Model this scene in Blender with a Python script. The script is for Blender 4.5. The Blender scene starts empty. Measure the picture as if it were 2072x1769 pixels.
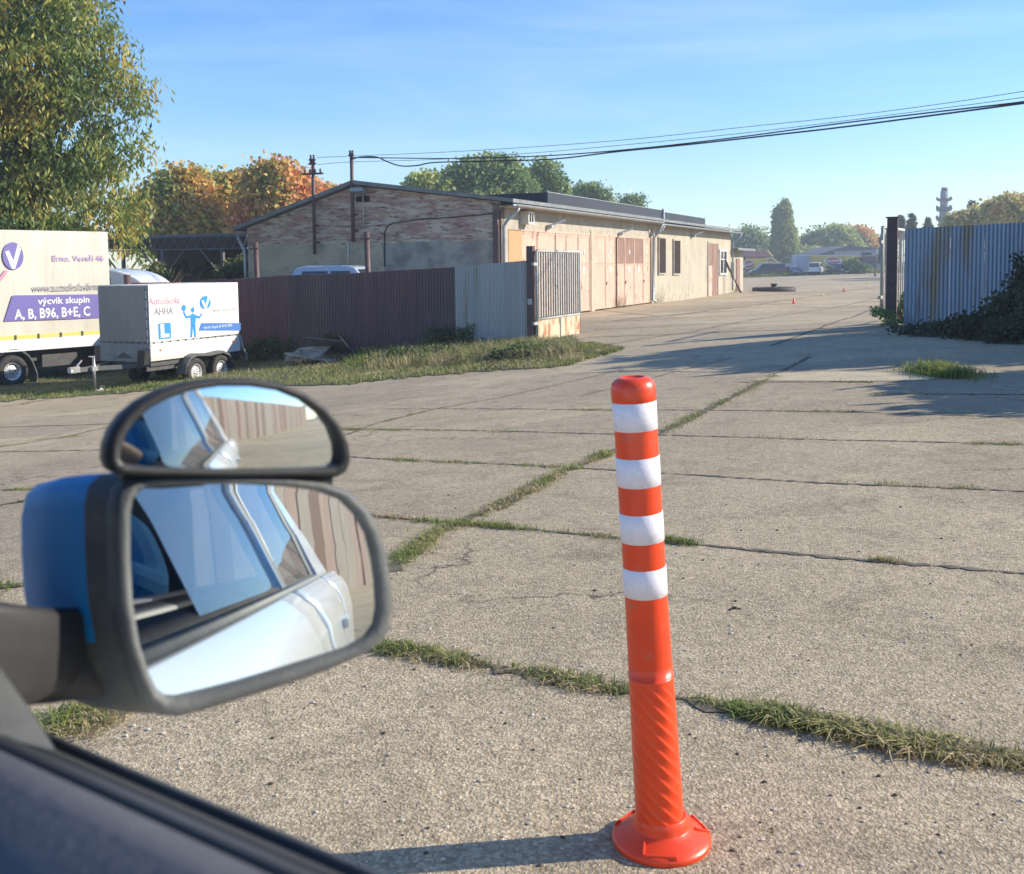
import bpy, bmesh, math, random
import numpy as np
from mathutils import Matrix, Vector
R = math.radians
SC = bpy.context.scene
COL = SC.collection
# ---------------------------------------------------------------- camera, world, sun
FP, CX, CY = 2100.0, 1036.0, 698.0          # focal length / principal point, in units of a 2072 px wide picture
PITCH, ROLL, EYE = 0.077, 0.012, 1.24
CAMP = Vector((0, 0, EYE))
_p = math.atan(PITCH)
_F = Vector((0, math.cos(_p), -math.sin(_p)))
_U0 = Vector((0, math.sin(_p), math.cos(_p)))
_R0 = Vector((1, 0, 0))
_r = math.atan(ROLL)
_RT = _R0*math.cos(_r) - _U0*math.sin(_r)
_UP = _U0*math.cos(_r) + _R0*math.sin(_r)
cam = bpy.data.cameras.new('camera'); camo = bpy.data.objects.new('camera', cam); COL.objects.link(camo)
camo.matrix_world = Matrix(((_RT.x, _UP.x, -_F.x, 0), (_RT.y, _UP.y, -_F.y, 0), (_RT.z, _UP.z, -_F.z, EYE), (0, 0, 0, 1)))
cam.sensor_width = 36; cam.sensor_fit = 'HORIZONTAL'; cam.lens = 36*FP/2072
cam.shift_y = -(884.5-CY)/2072
cam.clip_start = 0.02; cam.clip_end = 3500
cam.dof.use_dof = True; cam.dof.focus_distance = 6.0; cam.dof.aperture_fstop = 12.0
SC.camera = camo
SUN_EL, SUN_AZ = R(26.5), math.atan2(0.11, 0.987)     # azimuth measured from +X towards +Y
sd = Vector((math.cos(SUN_EL)*math.cos(SUN_AZ), math.cos(SUN_EL)*math.sin(SUN_AZ), math.sin(SUN_EL)))
sl = bpy.data.lights.new('sun', 'SUN'); sl.energy = 4.6; sl.angle = R(0.5); sl.color = (1.0, 0.90, 0.75)
so = bpy.data.objects.new('sun', sl); COL.objects.link(so)
so.rotation_euler = sd.to_track_quat('Z', 'Y').to_euler()
W = bpy.data.worlds.new('World'); SC.world = W; W.use_nodes = True
wn, wl = W.node_tree.nodes, W.node_tree.links
bg = wn['Background']; bg.inputs['Strength'].default_value = 0.125
sky = wn.new('ShaderNodeTexSky'); sky.sky_type = 'NISHITA'; sky.sun_disc = False
sky.sun_elevation = SUN_EL; sky.sun_rotation = math.pi/2 - SUN_AZ
sky.air_density = 1.0; sky.dust_density = 0.15; sky.ozone_density = 3.0; sky.altitude = 250
hsv = wn.new('ShaderNodeHueSaturation'); hsv.inputs['Saturation'].default_value = 1.22; hsv.inputs['Value'].default_value = 1.0
tnt = wn.new('ShaderNodeMixRGB'); tnt.blend_type = 'MULTIPLY'; tnt.inputs['Fac'].default_value = 1; tnt.inputs['Color2'].default_value = (.80, .865, 1.0, 1)
# thin cirrus veils high in the sky
tcs = wn.new('ShaderNodeTexCoord'); mps = wn.new('ShaderNodeMapping')
mps.inputs['Rotation'].default_value = (R(10), R(24), R(10)); mps.inputs['Scale'].default_value = (1.3, 1.6, 8.5)
nzs = wn.new('ShaderNodeTexNoise'); nzs.inputs['Scale'].default_value = 1.7; nzs.inputs['Detail'].default_value = 7; nzs.inputs['Roughness'].default_value = .55; nzs.inputs['Distortion'].default_value = .5
rps = wn.new('ShaderNodeValToRGB'); rps.color_ramp.elements[0].position = .47; rps.color_ramp.elements[1].position = .85
rps.color_ramp.elements[1].color = (.2, .2, .2, 1)
mxs = wn.new('ShaderNodeMixRGB'); mxs.inputs['Color2'].default_value = (6.6, 7.1, 7.6, 1)
wl.new(tcs.outputs['Generated'], mps.inputs['Vector']); wl.new(mps.outputs['Vector'], nzs.inputs['Vector'])
wl.new(nzs.outputs['Fac'], rps.inputs['Fac']); wl.new(rps.outputs['Color'], mxs.inputs['Fac'])
wl.new(sky.outputs['Color'], hsv.inputs['Color']); wl.new(hsv.outputs['Color'], tnt.inputs['Color1']); wl.new(tnt.outputs['Color'], mxs.inputs['Color1']); wl.new(mxs.outputs['Color'], bg.inputs['Color'])
SC.view_settings.view_transform = 'Standard'; SC.view_settings.look = 'None'
SC.view_settings.exposure = 0.84; SC.view_settings.gamma = 1; SC.view_settings.use_curve_mapping = False
SC.cycles.max_bounces = 8; SC.cycles.transparent_max_bounces = 8

# ---------------------------------------------------------------- ground height and photo-to-place helpers
ANCH = [(0.3,2.25,0),(-1.5,1,0),(1.5,1,0),(-3,-3,0),(3,-3,0),(-2.5,4.5,.08),(2.5,4.5,0),(-12,26.5,1.75),(-7.3,24,1.4),(-1.4,26,.8),
        (.47,25.2,.72),(8.0,21.8,.09),(-.3,33.4,.63),(6.5,48,.63),(14.8,67.7,.63),(35,144,1.06),(48,150,.6),(30,300,1.),(-60,150,1.6),
        (80,300,.8),(22,21,0),(60,60,.3),(12,45,.75),(18,60,.75),(10,31,.42),(24,95,.9),(34,70,.6),(-40,60,1.8),(-9.5,40,1.2),(0,-30,0),(30,-20,0),(-30,-20,.3),(0,600,1),(200,600,1),(-200,600,1)]
def _uv(x, y): r = math.hypot(x, y) + 6; return (x/r*3, math.log(r)*1.6, y/r*1.2)
def _k(a, b): return math.dist(a, b)
_an = [_uv(a[0], a[1]) for a in ANCH]
_n = len(_an)
_M = np.zeros((_n+1, _n+1)); _b = np.zeros(_n+1)
for i in range(_n):
    for j in range(_n): _M[i, j] = _k(_an[i], _an[j])
    _M[i, _n] = 1; _M[_n, i] = 1; _M[i, i] += -0.02
    _b[i] = -ANCH[i][2]
_w = np.linalg.solve(_M, _b)
_anp = np.array(_an)
def gz_np(x, y):
    x = np.asarray(x, float); y = np.asarray(y, float)
    r = np.hypot(x, y)+6
    u = np.stack([x/r*3, np.log(r)*1.6, y/r*1.2], -1)
    out = np.full(x.shape, _w[_n])
    for i in range(_n): out = out + _w[i]*np.sqrt(((u-_anp[i])**2).sum(-1))
    return out
# the sheet itself is a grid; heights between its nodes follow the grid
def _axis(lims, steps):
    out = [0.0]
    while out[-1] < lims:
        a = out[-1]; out.append(a + max(steps, a*0.07))
    return out
_ax = _axis(900, .45); GX = np.array([-v for v in _ax[:0:-1]] + _ax)
_ay = _axis(1500, .45); _ayn = _axis(80, .6); GY = np.array([-v for v in _ayn[:0:-1]] + _ay)
GXX, GYY = np.meshgrid(GX, GY)
GZ = gz_np(GXX, GYY)
def gz(x, y):
    i = int(np.clip(np.searchsorted(GX, x)-1, 0, len(GX)-2)); j = int(np.clip(np.searchsorted(GY, y)-1, 0, len(GY)-2))
    u = (x-GX[i])/(GX[i+1]-GX[i]); v = (y-GY[j])/(GY[j+1]-GY[j])
    return float((GZ[j, i]*(1-u)+GZ[j, i+1]*u)*(1-v)+(GZ[j+1, i]*(1-u)+GZ[j+1, i+1]*u)*v)
def gzv(x, y):
    i = np.clip(np.searchsorted(GX, x)-1, 0, len(GX)-2); j = np.clip(np.searchsorted(GY, y)-1, 0, len(GY)-2)
    u = (x-GX[i])/(GX[i+1]-GX[i]); v = (y-GY[j])/(GY[j+1]-GY[j])
    return (GZ[j, i]*(1-u)+GZ[j, i+1]*u)*(1-v)+(GZ[j+1, i]*(1-u)+GZ[j+1, i+1]*u)*v
def ray(px, py):
    return _F + _RT*((px-CX)/FP) + _UP*((CY-py)/FP)
def at(px, py, Y):                      # the point seen at (px, py) at depth y = Y
    d = ray(px, py); return CAMP + d*(Y/d.y)
def gp(px, py, dz=0.0):                 # the ground seen at (px, py)
    d = ray(px, py); lo = .3; y = lo
    while y < 1400:
        P = CAMP + d*(y/d.y)
        if P.z < gz(P.x, P.y): break
        lo = y; y *= 1.04
    hi = y
    for _ in range(24):
        m = (lo+hi)/2; P = CAMP + d*(m/d.y)
        if P.z < gz(P.x, P.y): hi = m
        else: lo = m
    P = CAMP + d*(hi/d.y); return Vector((P.x, P.y, gz(P.x, P.y)+dz))
def hitp(px, py, P0, n):
    d = ray(px, py); t = (Vector(P0)-CAMP).dot(n)/d.dot(n); return CAMP + d*t

# ---------------------------------------------------------------- mesh building
class MB:
    def __init__(s): s.v = []; s.f = []; s.m = []; s.sm = []
    def add(s, vs, fs, mi=0, sm=False):
        o = len(s.v); s.v += [tuple(p) for p in vs]
        for f in fs: s.f.append(tuple(i+o for i in f)); s.m.append(mi); s.sm.append(sm)
        return s
    def box(s, x0, x1, y0, y1, z0, z1, mi=0, M=None):
        vs = [Vector((x, y, z)) for z in (z0, z1) for y in (y0, y1) for x in (x0, x1)]
        if M: vs = [M @ p for p in vs]
        return s.add(vs, [(0,2,3,1),(4,5,7,6),(0,1,5,4),(2,6,7,3),(0,4,6,2),(1,3,7,5)], mi)
    def cbox(s, c, sz, mi=0, M=None):
        T = Matrix.Translation(c) @ (M or Matrix())
        a, b, d = sz[0]/2, sz[1]/2, sz[2]/2
        return s.box(-a, a, -b, b, -d, d, mi, T)
    def bar(s, a, b, w, h=None, mi=0):
        a = Vector(a); b = Vector(b); h = h or w; d = (b-a)
        q = d.to_track_quat('X', 'Z').to_matrix().to_4x4()
        return s.box(0, d.length, -w/2, w/2, -h/2, h/2, mi, Matrix.Translation(a) @ q)
    def tube(s, pts, r, n=8, mi=0, cap=True):
        pts = [Vector(p) for p in pts]; k = len(pts)
        rs = r if isinstance(r, (list, tuple)) else [r]*k
        vs = []; up = Vector((0, 0, 1)); u = None
        for i, p in enumerate(pts):
            d = (pts[min(i+1, k-1)]-pts[max(i-1, 0)]).normalized()
            if u is None:
                u = d.cross(up if abs(d.z) < .9 else Vector((1, 0, 0))).normalized()
            u = (u - d*u.dot(d)).normalized(); w = d.cross(u)
            for j in range(n):
                a = 2*math.pi*j/n; vs.append(p + (u*math.cos(a)+w*math.sin(a))*rs[i])
        fs = [(i*n+j, i*n+(j+1) % n, (i+1)*n+(j+1) % n, (i+1)*n+j) for i in range(k-1) for j in range(n)]
        s.add(vs, fs, mi, True)
        if cap: s.add(vs[:n], [tuple(range(n))[::-1]], mi); s.add(vs[-n:], [tuple(range(n))], mi)
        return s
    def lathe(s, prof, n=24, M=None, mi=0, sm=True):
        vs = []
        for r, z in prof:
            for j in range(n):
                a = 2*math.pi*j/n; p = Vector((r*math.cos(a), r*math.sin(a), z)); vs.append(M @ p if M else p)
        fs = [(i*n+j, i*n+(j+1) % n, (i+1)*n+(j+1) % n, (i+1)*n+j) for i in range(len(prof)-1) for j in range(n)]
        return s.add(vs, fs, mi, sm)
    def prism(s, poly, a0, a1, axis='y', mi=0, M=None, sm=False):   # poly in the two other axes
        n = len(poly)
        def mk(p, a):
            q = Vector((p[0], a, p[1])) if axis == 'y' else (Vector((a, p[0], p[1])) if axis == 'x' else Vector((p[0], p[1], a)))
            return M @ q if M else q
        vs = [mk(p, a0) for p in poly]+[mk(p, a1) for p in poly]
        s.add(vs, [tuple(range(n))[::-1], tuple(range(n, 2*n))], mi)
        return s.add(vs, [(i, (i+1) % n, (i+1) % n+n, i+n) for i in range(n)], mi, sm)
    def build(s, name, mats, parent=None, bevel=0, sub=0, autosm=False):
        me = bpy.data.meshes.new(name); me.from_pydata(s.v, [], s.f); me.update()
        mats = mats if isinstance(mats, (list, tuple)) else [mats]
        for m in mats: me.materials.append(m)
        me.polygons.foreach_set('material_index', s.m); me.polygons.foreach_set('use_smooth', s.sm)
        bm = bmesh.new(); bm.from_mesh(me); bmesh.ops.remove_doubles(bm, verts=bm.verts, dist=1e-5)
        bmesh.ops.recalc_face_normals(bm, faces=bm.faces); bm.to_mesh(me); bm.free()
        o = bpy.data.objects.new(name, me); COL.objects.link(o); o.parent = parent
        if bevel:
            b = o.modifiers.new('b', 'BEVEL'); b.width = bevel; b.segments = 2; b.limit_method = 'ANGLE'; b.angle_limit = R(40)
        if sub:
            b = o.modifiers.new('s', 'SUBSURF'); b.levels = sub; b.render_levels = sub
        return o
def npmesh(name, V, F, mats, parent=None, smooth=False, mi=None):
    """V (n,3) array, F (m,k) array of equal-sized faces"""
    me = bpy.data.meshes.new(name); m, k = F.shape
    me.vertices.add(len(V)); me.vertices.foreach_set('co', np.asarray(V, np.float32).ravel())
    me.loops.add(m*k); me.loops.foreach_set('vertex_index', F.astype(np.int32).ravel())
    me.polygons.add(m); me.polygons.foreach_set('loop_start', np.arange(0, m*k, k, dtype=np.int32))
    if smooth: me.polygons.foreach_set('use_smooth', np.ones(m, bool))
    for q in (mats if isinstance(mats, (list, tuple)) else [mats]): me.materials.append(q)
    if mi is not None: me.polygons.foreach_set('material_index', mi.astype(np.int32))
    me.update(calc_edges=True); me.validate()
    o = bpy.data.objects.new(name, me); COL.objects.link(o); o.parent = parent
    return o
def tag(o, label=None, cat=None, group=None, kind=None):
    if label: o['label'] = label
    if cat: o['category'] = cat
    if group: o['group'] = group
    if kind: o['kind'] = kind
    return o
def thing(name, label, cat, loc=(0, 0, 0), rz=0.0, group=None):
    o = bpy.data.objects.new(name, None); COL.objects.link(o); o.location = loc; o.rotation_euler = (0, 0, rz)
    o.empty_display_size = .2
    return tag(o, label, cat, group)
def toloc(o, P):
    M = Matrix.Translation(o.location) @ Matrix.Rotation(o.rotation_euler[2], 4, 'Z')
    return M.inverted() @ Vector(P)
def dup(root, loc, rz, label, group=None):
    r = root.copy(); COL.objects.link(r); r.location = loc; r.rotation_euler = (0, 0, rz); r['label'] = label
    if group: r['group'] = group
    for ch in list(root.children):
        c = ch.copy(); COL.objects.link(c); c.parent = r
        for g in ch.children:
            d = g.copy(); COL.objects.link(d); d.parent = c
    return r

# ---------------------------------------------------------------- materials
def newmat(name):
    m = bpy.data.materials.new(name); m.use_nodes = True
    return m, m.node_tree.nodes, m.node_tree.links, m.node_tree.nodes['Principled BSDF']
def c4(c): return (c[0], c[1], c[2], 1)
def mat(name, col, col2=None, scale=4, rough=.7, metal=0, bump=0, bscale=40, stretch=(1, 1, 1), lo=.4, hi=.65, spec=.5, coat=0, extra=None, detail=6, dist=0.0):
    m, n, l, b = newmat(name)
    b.inputs['Base Color'].default_value = c4(col); b.inputs['Roughness'].default_value = rough; b.inputs['Metallic'].default_value = metal
    b.inputs['Specular IOR Level'].default_value = spec; b.inputs['Coat Weight'].default_value = coat
    tc = n.new('ShaderNodeTexCoord'); mp = n.new('ShaderNodeMapping'); mp.inputs['Scale'].default_value = stretch
    l.new(tc.outputs['Object'], mp.inputs['Vector'])
    last = None
    layers = ([(col2, scale, lo, hi)] if col2 else []) + (extra or [])
    for c, s_, a, z in layers:
        nz = n.new('ShaderNodeTexNoise'); nz.inputs['Scale'].default_value = s_; nz.inputs['Detail'].default_value = detail; nz.inputs['Roughness'].default_value = .62; nz.inputs['Distortion'].default_value = dist
        l.new(mp.outputs['Vector'], nz.inputs['Vector'])
        rp = n.new('ShaderNodeValToRGB'); rp.color_ramp.elements[0].position = a; rp.color_ramp.elements[1].position = z
        l.new(nz.outputs['Fac'], rp.inputs['Fac'])
        mx = n.new('ShaderNodeMixRGB'); mx.inputs['Color2'].default_value = c4(c); l.new(rp.outputs['Color'], mx.inputs['Fac'])
        if last: l.new(last, mx.inputs['Color1'])
        else: mx.inputs['Color1'].default_value = c4(col)
        last = mx.outputs['Color']
    if last: l.new(last, b.inputs['Base Color'])
    if bump:
        nb = n.new('ShaderNodeTexNoise'); nb.inputs['Scale'].default_value = bscale; nb.inputs['Detail'].default_value = 5
        l.new(mp.outputs['Vector'], nb.inputs['Vector'])
        bp = n.new('ShaderNodeBump'); bp.inputs['Strength'].default_value = 1; bp.inputs['Distance'].default_value = bump
        l.new(nb.outputs['Fac'], bp.inputs['Height']); l.new(bp.outputs['Normal'], b.inputs['Normal'])
    return m
def leafmat(name, cols, trans=.35, rough=.55, clump=.6, gain=1.0):
    """colour by leaf (random per island) and by clumps in space"""
    m, n, l, b = newmat(name)
    g = n.new('ShaderNodeNewGeometry'); tc = n.new('ShaderNodeTexCoord')
    nz = n.new('ShaderNodeTexNoise'); nz.inputs['Scale'].default_value = clump; nz.inputs['Detail'].default_value = 3
    l.new(tc.outputs['Object'], nz.inputs['Vector'])
    a = n.new('ShaderNodeMath'); a.operation = 'MULTIPLY_ADD'; a.inputs[1].default_value = .5; l.new(g.outputs['Random Per Island'], a.inputs[0])
    s2 = n.new('ShaderNodeMath'); s2.operation = 'MULTIPLY_ADD'; s2.inputs[1].default_value = 2.2; s2.inputs[2].default_value = -.85; l.new(nz.outputs['Fac'], s2.inputs[0])
    l.new(s2.outputs[0], a.inputs[2])
    rp = n.new('ShaderNodeValToRGB'); el = rp.color_ramp.elements
    for i, c in enumerate(cols):
        p = i/(len(cols)-1)
        if i == 0: e = el[0]
        elif i == len(cols)-1: e = el[len(el)-1]
        else: e = el.new(p)
        e.position = p; e.color = c4([min(.72, q*gain) for q in c])
    l.new(a.outputs[0], rp.inputs['Fac']); l.new(rp.outputs['Color'], b.inputs['Base Color'])
    b.inputs['Roughness'].default_value = rough; b.inputs['Specular IOR Level'].default_value = .35
    tr = n.new('ShaderNodeBsdfTranslucent'); l.new(rp.outputs['Color'], tr.inputs['Color'])
    mx = n.new('ShaderNodeMixShader'); mx.inputs['Fac'].default_value = trans
    l.new(b.outputs[0], mx.inputs[1]); l.new(tr.outputs[0], mx.inputs[2]); l.new(mx.outputs[0], n['Material Output'].inputs['Surface'])
    return m
def concrete(name, c1, c2, c3, agg=70, bump=.004):
    m, n, l, b = newmat(name); b.inputs['Roughness'].default_value = .92; b.inputs['Specular IOR Level'].default_value = .25
    tc = n.new('ShaderNodeTexCoord')
    def noise(s_, d=6, r=.6, dist=0):
        x = n.new('ShaderNodeTexNoise'); x.inputs['Scale'].default_value = s_; x.inputs['Detail'].default_value = d; x.inputs['Roughness'].default_value = r; x.inputs['Distortion'].default_value = dist
        l.new(tc.outputs['Object'], x.inputs['Vector']); return x
    def ramp(src, a, z):
        r_ = n.new('ShaderNodeValToRGB'); r_.color_ramp.elements[0].position = a; r_.color_ramp.elements[1].position = z; l.new(src, r_.inputs['Fac']); return r_
    def mix(f, a, c, mode='MIX', k=None):
        x = n.new('ShaderNodeMixRGB'); x.blend_type = mode
        if k is not None: x.inputs['Fac'].default_value = k
        else: l.new(f, x.inputs['Fac'])
        l.new(a, x.inputs['Color1'])
        if isinstance(c, tuple): x.inputs['Color2'].default_value = c4(c)
        else: l.new(c, x.inputs['Color2'])
        return x.outputs['Color']
    n1 = noise(.35, 7, .65, .6); base = n.new('ShaderNodeMixRGB'); base.inputs['Color1'].default_value = c4(c1); base.inputs['Color2'].default_value = c4(c2)
    l.new(ramp(n1.outputs['Fac'], .4, .62).outputs['Color'], base.inputs['Fac'])
    col = base.outputs['Color']
    n2 = noise(2.3, 8, .7, 1.0); col = mix(ramp(n2.outputs['Fac'], .5, .72).outputs['Color'], col, c3)
    # aggregate: pebbles of differing tone with dark gaps
    vo = n.new('ShaderNodeTexVoronoi'); vo.inputs['Scale'].default_value = agg; vo.inputs['Randomness'].default_value = 1
    nd = noise(90, 3, .6); va = n.new('ShaderNodeVectorMath'); va.operation = 'MULTIPLY_ADD'; va.inputs[1].default_value = (.022, .022, .022); l.new(nd.outputs['Color'], va.inputs[0]); l.new(tc.outputs['Object'], va.inputs[2]); l.new(va.outputs[0], vo.inputs['Vector'])
    hs = n.new('ShaderNodeSeparateColor'); l.new(vo.outputs['Color'], hs.inputs['Color'])
    rr = n.new('ShaderNodeValToRGB'); rr.color_ramp.elements[0].color = (.66, .64, .6, 1); rr.color_ramp.elements[1].color = (1.28, 1.27, 1.24, 1)
    l.new(hs.outputs['Red'], rr.inputs['Fac']); col = mix(None, col, rr.outputs['Color'], 'MULTIPLY', .85)
    dk = ramp(vo.outputs['Distance'], .35, .8); dk.color_ramp.elements[0].color = (1, 1, 1, 1); dk.color_ramp.elements[1].color = (.62, .6, .57, 1)
    col = mix(None, col, dk.outputs['Color'], 'MULTIPLY', .8)
    n4 = noise(28, 6, .75); r4 = ramp(n4.outputs['Fac'], .3, .7); r4.color_ramp.elements[0].color = (.62, .62, .62, 1); r4.color_ramp.elements[1].color = (1.25, 1.25, 1.25, 1)
    col = mix(None, col, r4.outputs['Color'], 'MULTIPLY', .7)
    # tone steps between slabs, dark stains, hairline cracks
    v2 = n.new('ShaderNodeTexVoronoi'); v2.inputs['Scale'].default_value = .33; l.new(tc.outputs['Object'], v2.inputs['Vector'])
    h2_ = n.new('ShaderNodeSeparateColor'); l.new(v2.outputs['Color'], h2_.inputs['Color']); r5 = n.new('ShaderNodeValToRGB'); r5.color_ramp.elements[0].color = (.84, .84, .85, 1); r5.color_ramp.elements[1].color = (1.1, 1.09, 1.06, 1); l.new(h2_.outputs['Green'], r5.inputs['Fac']); col = mix(None, col, r5.outputs['Color'], 'MULTIPLY', .9)
    n6 = noise(.9, 9, .7, 1.5); r6 = ramp(n6.outputs['Fac'], .56, .66); r6.color_ramp.elements[0].color = (1, 1, 1, 1); r6.color_ramp.elements[1].color = (.74, .73, .72, 1); col = mix(None, col, r6.outputs['Color'], 'MULTIPLY', .9)
    n8 = noise(.55, 9, .75, 2.0); r8 = ramp(n8.outputs['Fac'], .58, .7); r8.color_ramp.elements[0].color = (1, 1, 1, 1); r8.color_ramp.elements[1].color = (1.22, 1.2, 1.14, 1); col = mix(None, col, r8.outputs['Color'], 'MULTIPLY', .9)
    ds = noise(2.2, 5, .6); dv = n.new('ShaderNodeVectorMath'); dv.operation = 'MULTIPLY_ADD'; dv.inputs[1].default_value = (.7, .7, .7); l.new(ds.outputs['Color'], dv.inputs[0]); l.new(tc.outputs['Object'], dv.inputs[2])
    v3 = n.new('ShaderNodeTexVoronoi'); v3.feature = 'DISTANCE_TO_EDGE'; v3.inputs['Scale'].default_value = .42; l.new(dv.outputs[0], v3.inputs['Vector'])
    r7 = ramp(v3.outputs['Distance'], .0, .006); r7.color_ramp.elements[0].color = (1, 1, 1, 1); r7.color_ramp.elements[1].color = (0, 0, 0, 1)
    mk = ramp(noise(.4, 3, .5).outputs['Fac'], .5, .58); mm = n.new('ShaderNodeMath'); mm.operation = 'MULTIPLY'; l.new(r7.outputs['Color'], mm.inputs[0]); l.new(mk.outputs['Color'], mm.inputs[1])
    col = mix(mm.outputs[0], col, (.10, .085, .065))
    l.new(col, b.inputs['Base Color'])
    h = n.new('ShaderNodeMath'); h.operation = 'MULTIPLY_ADD'; h.inputs[1].default_value = -1.0; l.new(vo.outputs['Distance'], h.inputs[0]); l.new(n4.outputs['Fac'], h.inputs[2])
    h2 = n.new('ShaderNodeMath'); h2.operation = 'MULTIPLY_ADD'; h2.inputs[1].default_value = 3.0; l.new(noise(5, 5, .6).outputs['Fac'], h2.inputs[0]); l.new(h.outputs[0], h2.inputs[2])
    bp = n.new('ShaderNodeBump'); bp.inputs['Distance'].default_value = bump; l.new(h2.outputs[0], bp.inputs['Height']); l.new(bp.outputs['Normal'], b.inputs['Normal'])
    return m
M = {}
M['concrete'] = concrete('concrete', (.56, .47, .335), (.47, .395, .28), (.37, .31, .225), agg=100)
M['joint'] = mat('joint_dirt', (.15, .125, .085), (.085, .072, .05), 14, .95, bump=.006, bscale=60)
M['crack'] = mat('crack_dirt', (.16, .135, .10), (.08, .07, .052), 12, .95)
M['soil'] = mat('soil', (.12, .105, .065), (.07, .085, .03), 1.5, .97, bump=.02, bscale=14, extra=[((.2, .17, .12), 4, .5, .7)])
M['drydirt'] = mat('dry_dirt', (.50, .42, .27), (.38, .32, .22), 3, .97, bump=.01, bscale=30)
M['grass'] = leafmat('grass_blade', [(.08, .14, .025), (.15, .22, .045), (.27, .30, .08), (.44, .38, .17)], .35, .6, 1.4)
M['grassdry'] = leafmat('grass_blade_dry', [(.16, .19, .055), (.30, .28, .11), (.44, .36, .2), (.54, .44, .28)], .3, .6, 2.2)
M['weed'] = leafmat('weed_leaf', [(.05, .09, .03), (.08, .13, .04), (.15, .19, .06), (.28, .24, .12)], .3, .55, 1.2)
M['ivy'] = leafmat('bramble_leaf', [(.02, .04, .018), (.035, .06, .025), (.05, .08, .03)], .25, .5, 1.2)
M['bark'] = mat('bark', (.10, .08, .06), (.05, .04, .03), 6, .95, bump=.02, bscale=12, stretch=(1, 1, .2))
M['twig'] = mat('twig', (.16, .12, .08), (.08, .06, .04), 10, .95)
M['walnut'] = leafmat('walnut_leaf', [(.07, .12, .035), (.11, .17, .045), (.20, .24, .06), (.42, .36, .08), (.48, .32, .09)], .4, .5, .45, gain=1.15)
M['maple'] = leafmat('maple_leaf', [(.11, .17, .05), (.24, .28, .07), (.44, .36, .08), (.56, .34, .10), (.55, .24, .09)], .35, .6, .35, gain=1.25)
M['maplered'] = leafmat('maple_leaf_red', [(.17, .22, .06), (.36, .32, .08), (.52, .34, .1), (.56, .25, .09), (.55, .17, .09)], .35, .6, .35, gain=1.25)
M['green'] = leafmat('green_leaf', [(.08, .14, .06), (.13, .20, .075), (.21, .27, .1), (.33, .34, .15)], .35, .6, .4, gain=1.4)
M['dark'] = leafmat('conifer_needle', [(.035, .065, .04), (.055, .09, .05), (.09, .125, .06)], .15, .7, .5, gain=1.4)
M['poplar'] = leafmat('poplar_leaf', [(.09, .14, .045), (.15, .20, .06), (.24, .27, .08), (.34, .34, .11)], .35, .6, .35, gain=1.75)
M['yellowleaf'] = leafmat('yellow_leaf', [(.2, .24, .08), (.40, .38, .14), (.55, .46, .18), (.6, .38, .14)], .35, .6, .4, gain=1.2)
M['orange'] = mat('orange_plastic', (.80, .068, .014), (.70, .052, .013), 5, .36, spec=.5, bump=.0006, bscale=30, extra=[((.62, .10, .05), 22, .58, .74), ((.40, .12, .07), 70, .66, .76)])
M['reflect'] = mat('reflective_band', (.76, .74, .79), (.68, .67, .72), 160, .38, spec=.5, bump=.0005, bscale=300, extra=[((.56, .53, .52), 26, .6, .78)])
M['black'] = mat('black_plastic', (.022, .023, .024), (.035, .035, .036), 12, .55, spec=.4)
M['dkgrey'] = mat('dark_grey_plastic', (.07, .076, .076), (.10, .106, .104), 14, .62, bump=.0006, bscale=300, extra=[((.125, .13, .122), 26, .5, .72), ((.15, .15, .14), 60, .58, .75)])
M['rubber'] = mat('rubber', (.025, .025, .026), (.05, .048, .045), 8, .85)
M['blue'] = mat('blue_paint', (.018, .28, .62), (.02, .24, .55), 5, .5, coat=.0, spec=.3)
M['white_paint'] = mat('white_paint', (.72, .74, .73), None, rough=.25, coat=.6)
M['doorcard'] = mat('door_card', (.10, .104, .12), (.07, .073, .085), 5, .75, bump=.0008, bscale=160)
M['chrome'] = mat('chrome', (.6, .6, .6), None, rough=.18, metal=1)
M['galv'] = mat('galvanised', (.42, .45, .47), (.3, .33, .35), 6, .5, metal=.55)
M['steel'] = mat('bare_steel', (.5, .5, .5), (.35, .35, .35), 20, .4, metal=.8)

# ================================================================ GROUND
nx, ny = len(GX), len(GY)
gV = np.stack([GXX.ravel(), GYY.ravel(), GZ.ravel()], -1)
ii, jj = np.meshgrid(np.arange(nx-1), np.arange(ny-1)); a = (jj*nx+ii).ravel()
gF = np.stack([a, a+1, a+nx+1, a+nx], -1)
cx_ = GX[ii.ravel()]; cy_ = GY[jj.ravel()]
far = (cy_ > 175) | (cx_ < -26) | (np.abs(cx_) > 90)
g = npmesh('ground', gV, gF, [M['concrete'], M['soil']], smooth=True, mi=far.astype(int)); tag(g, kind='structure')

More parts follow.
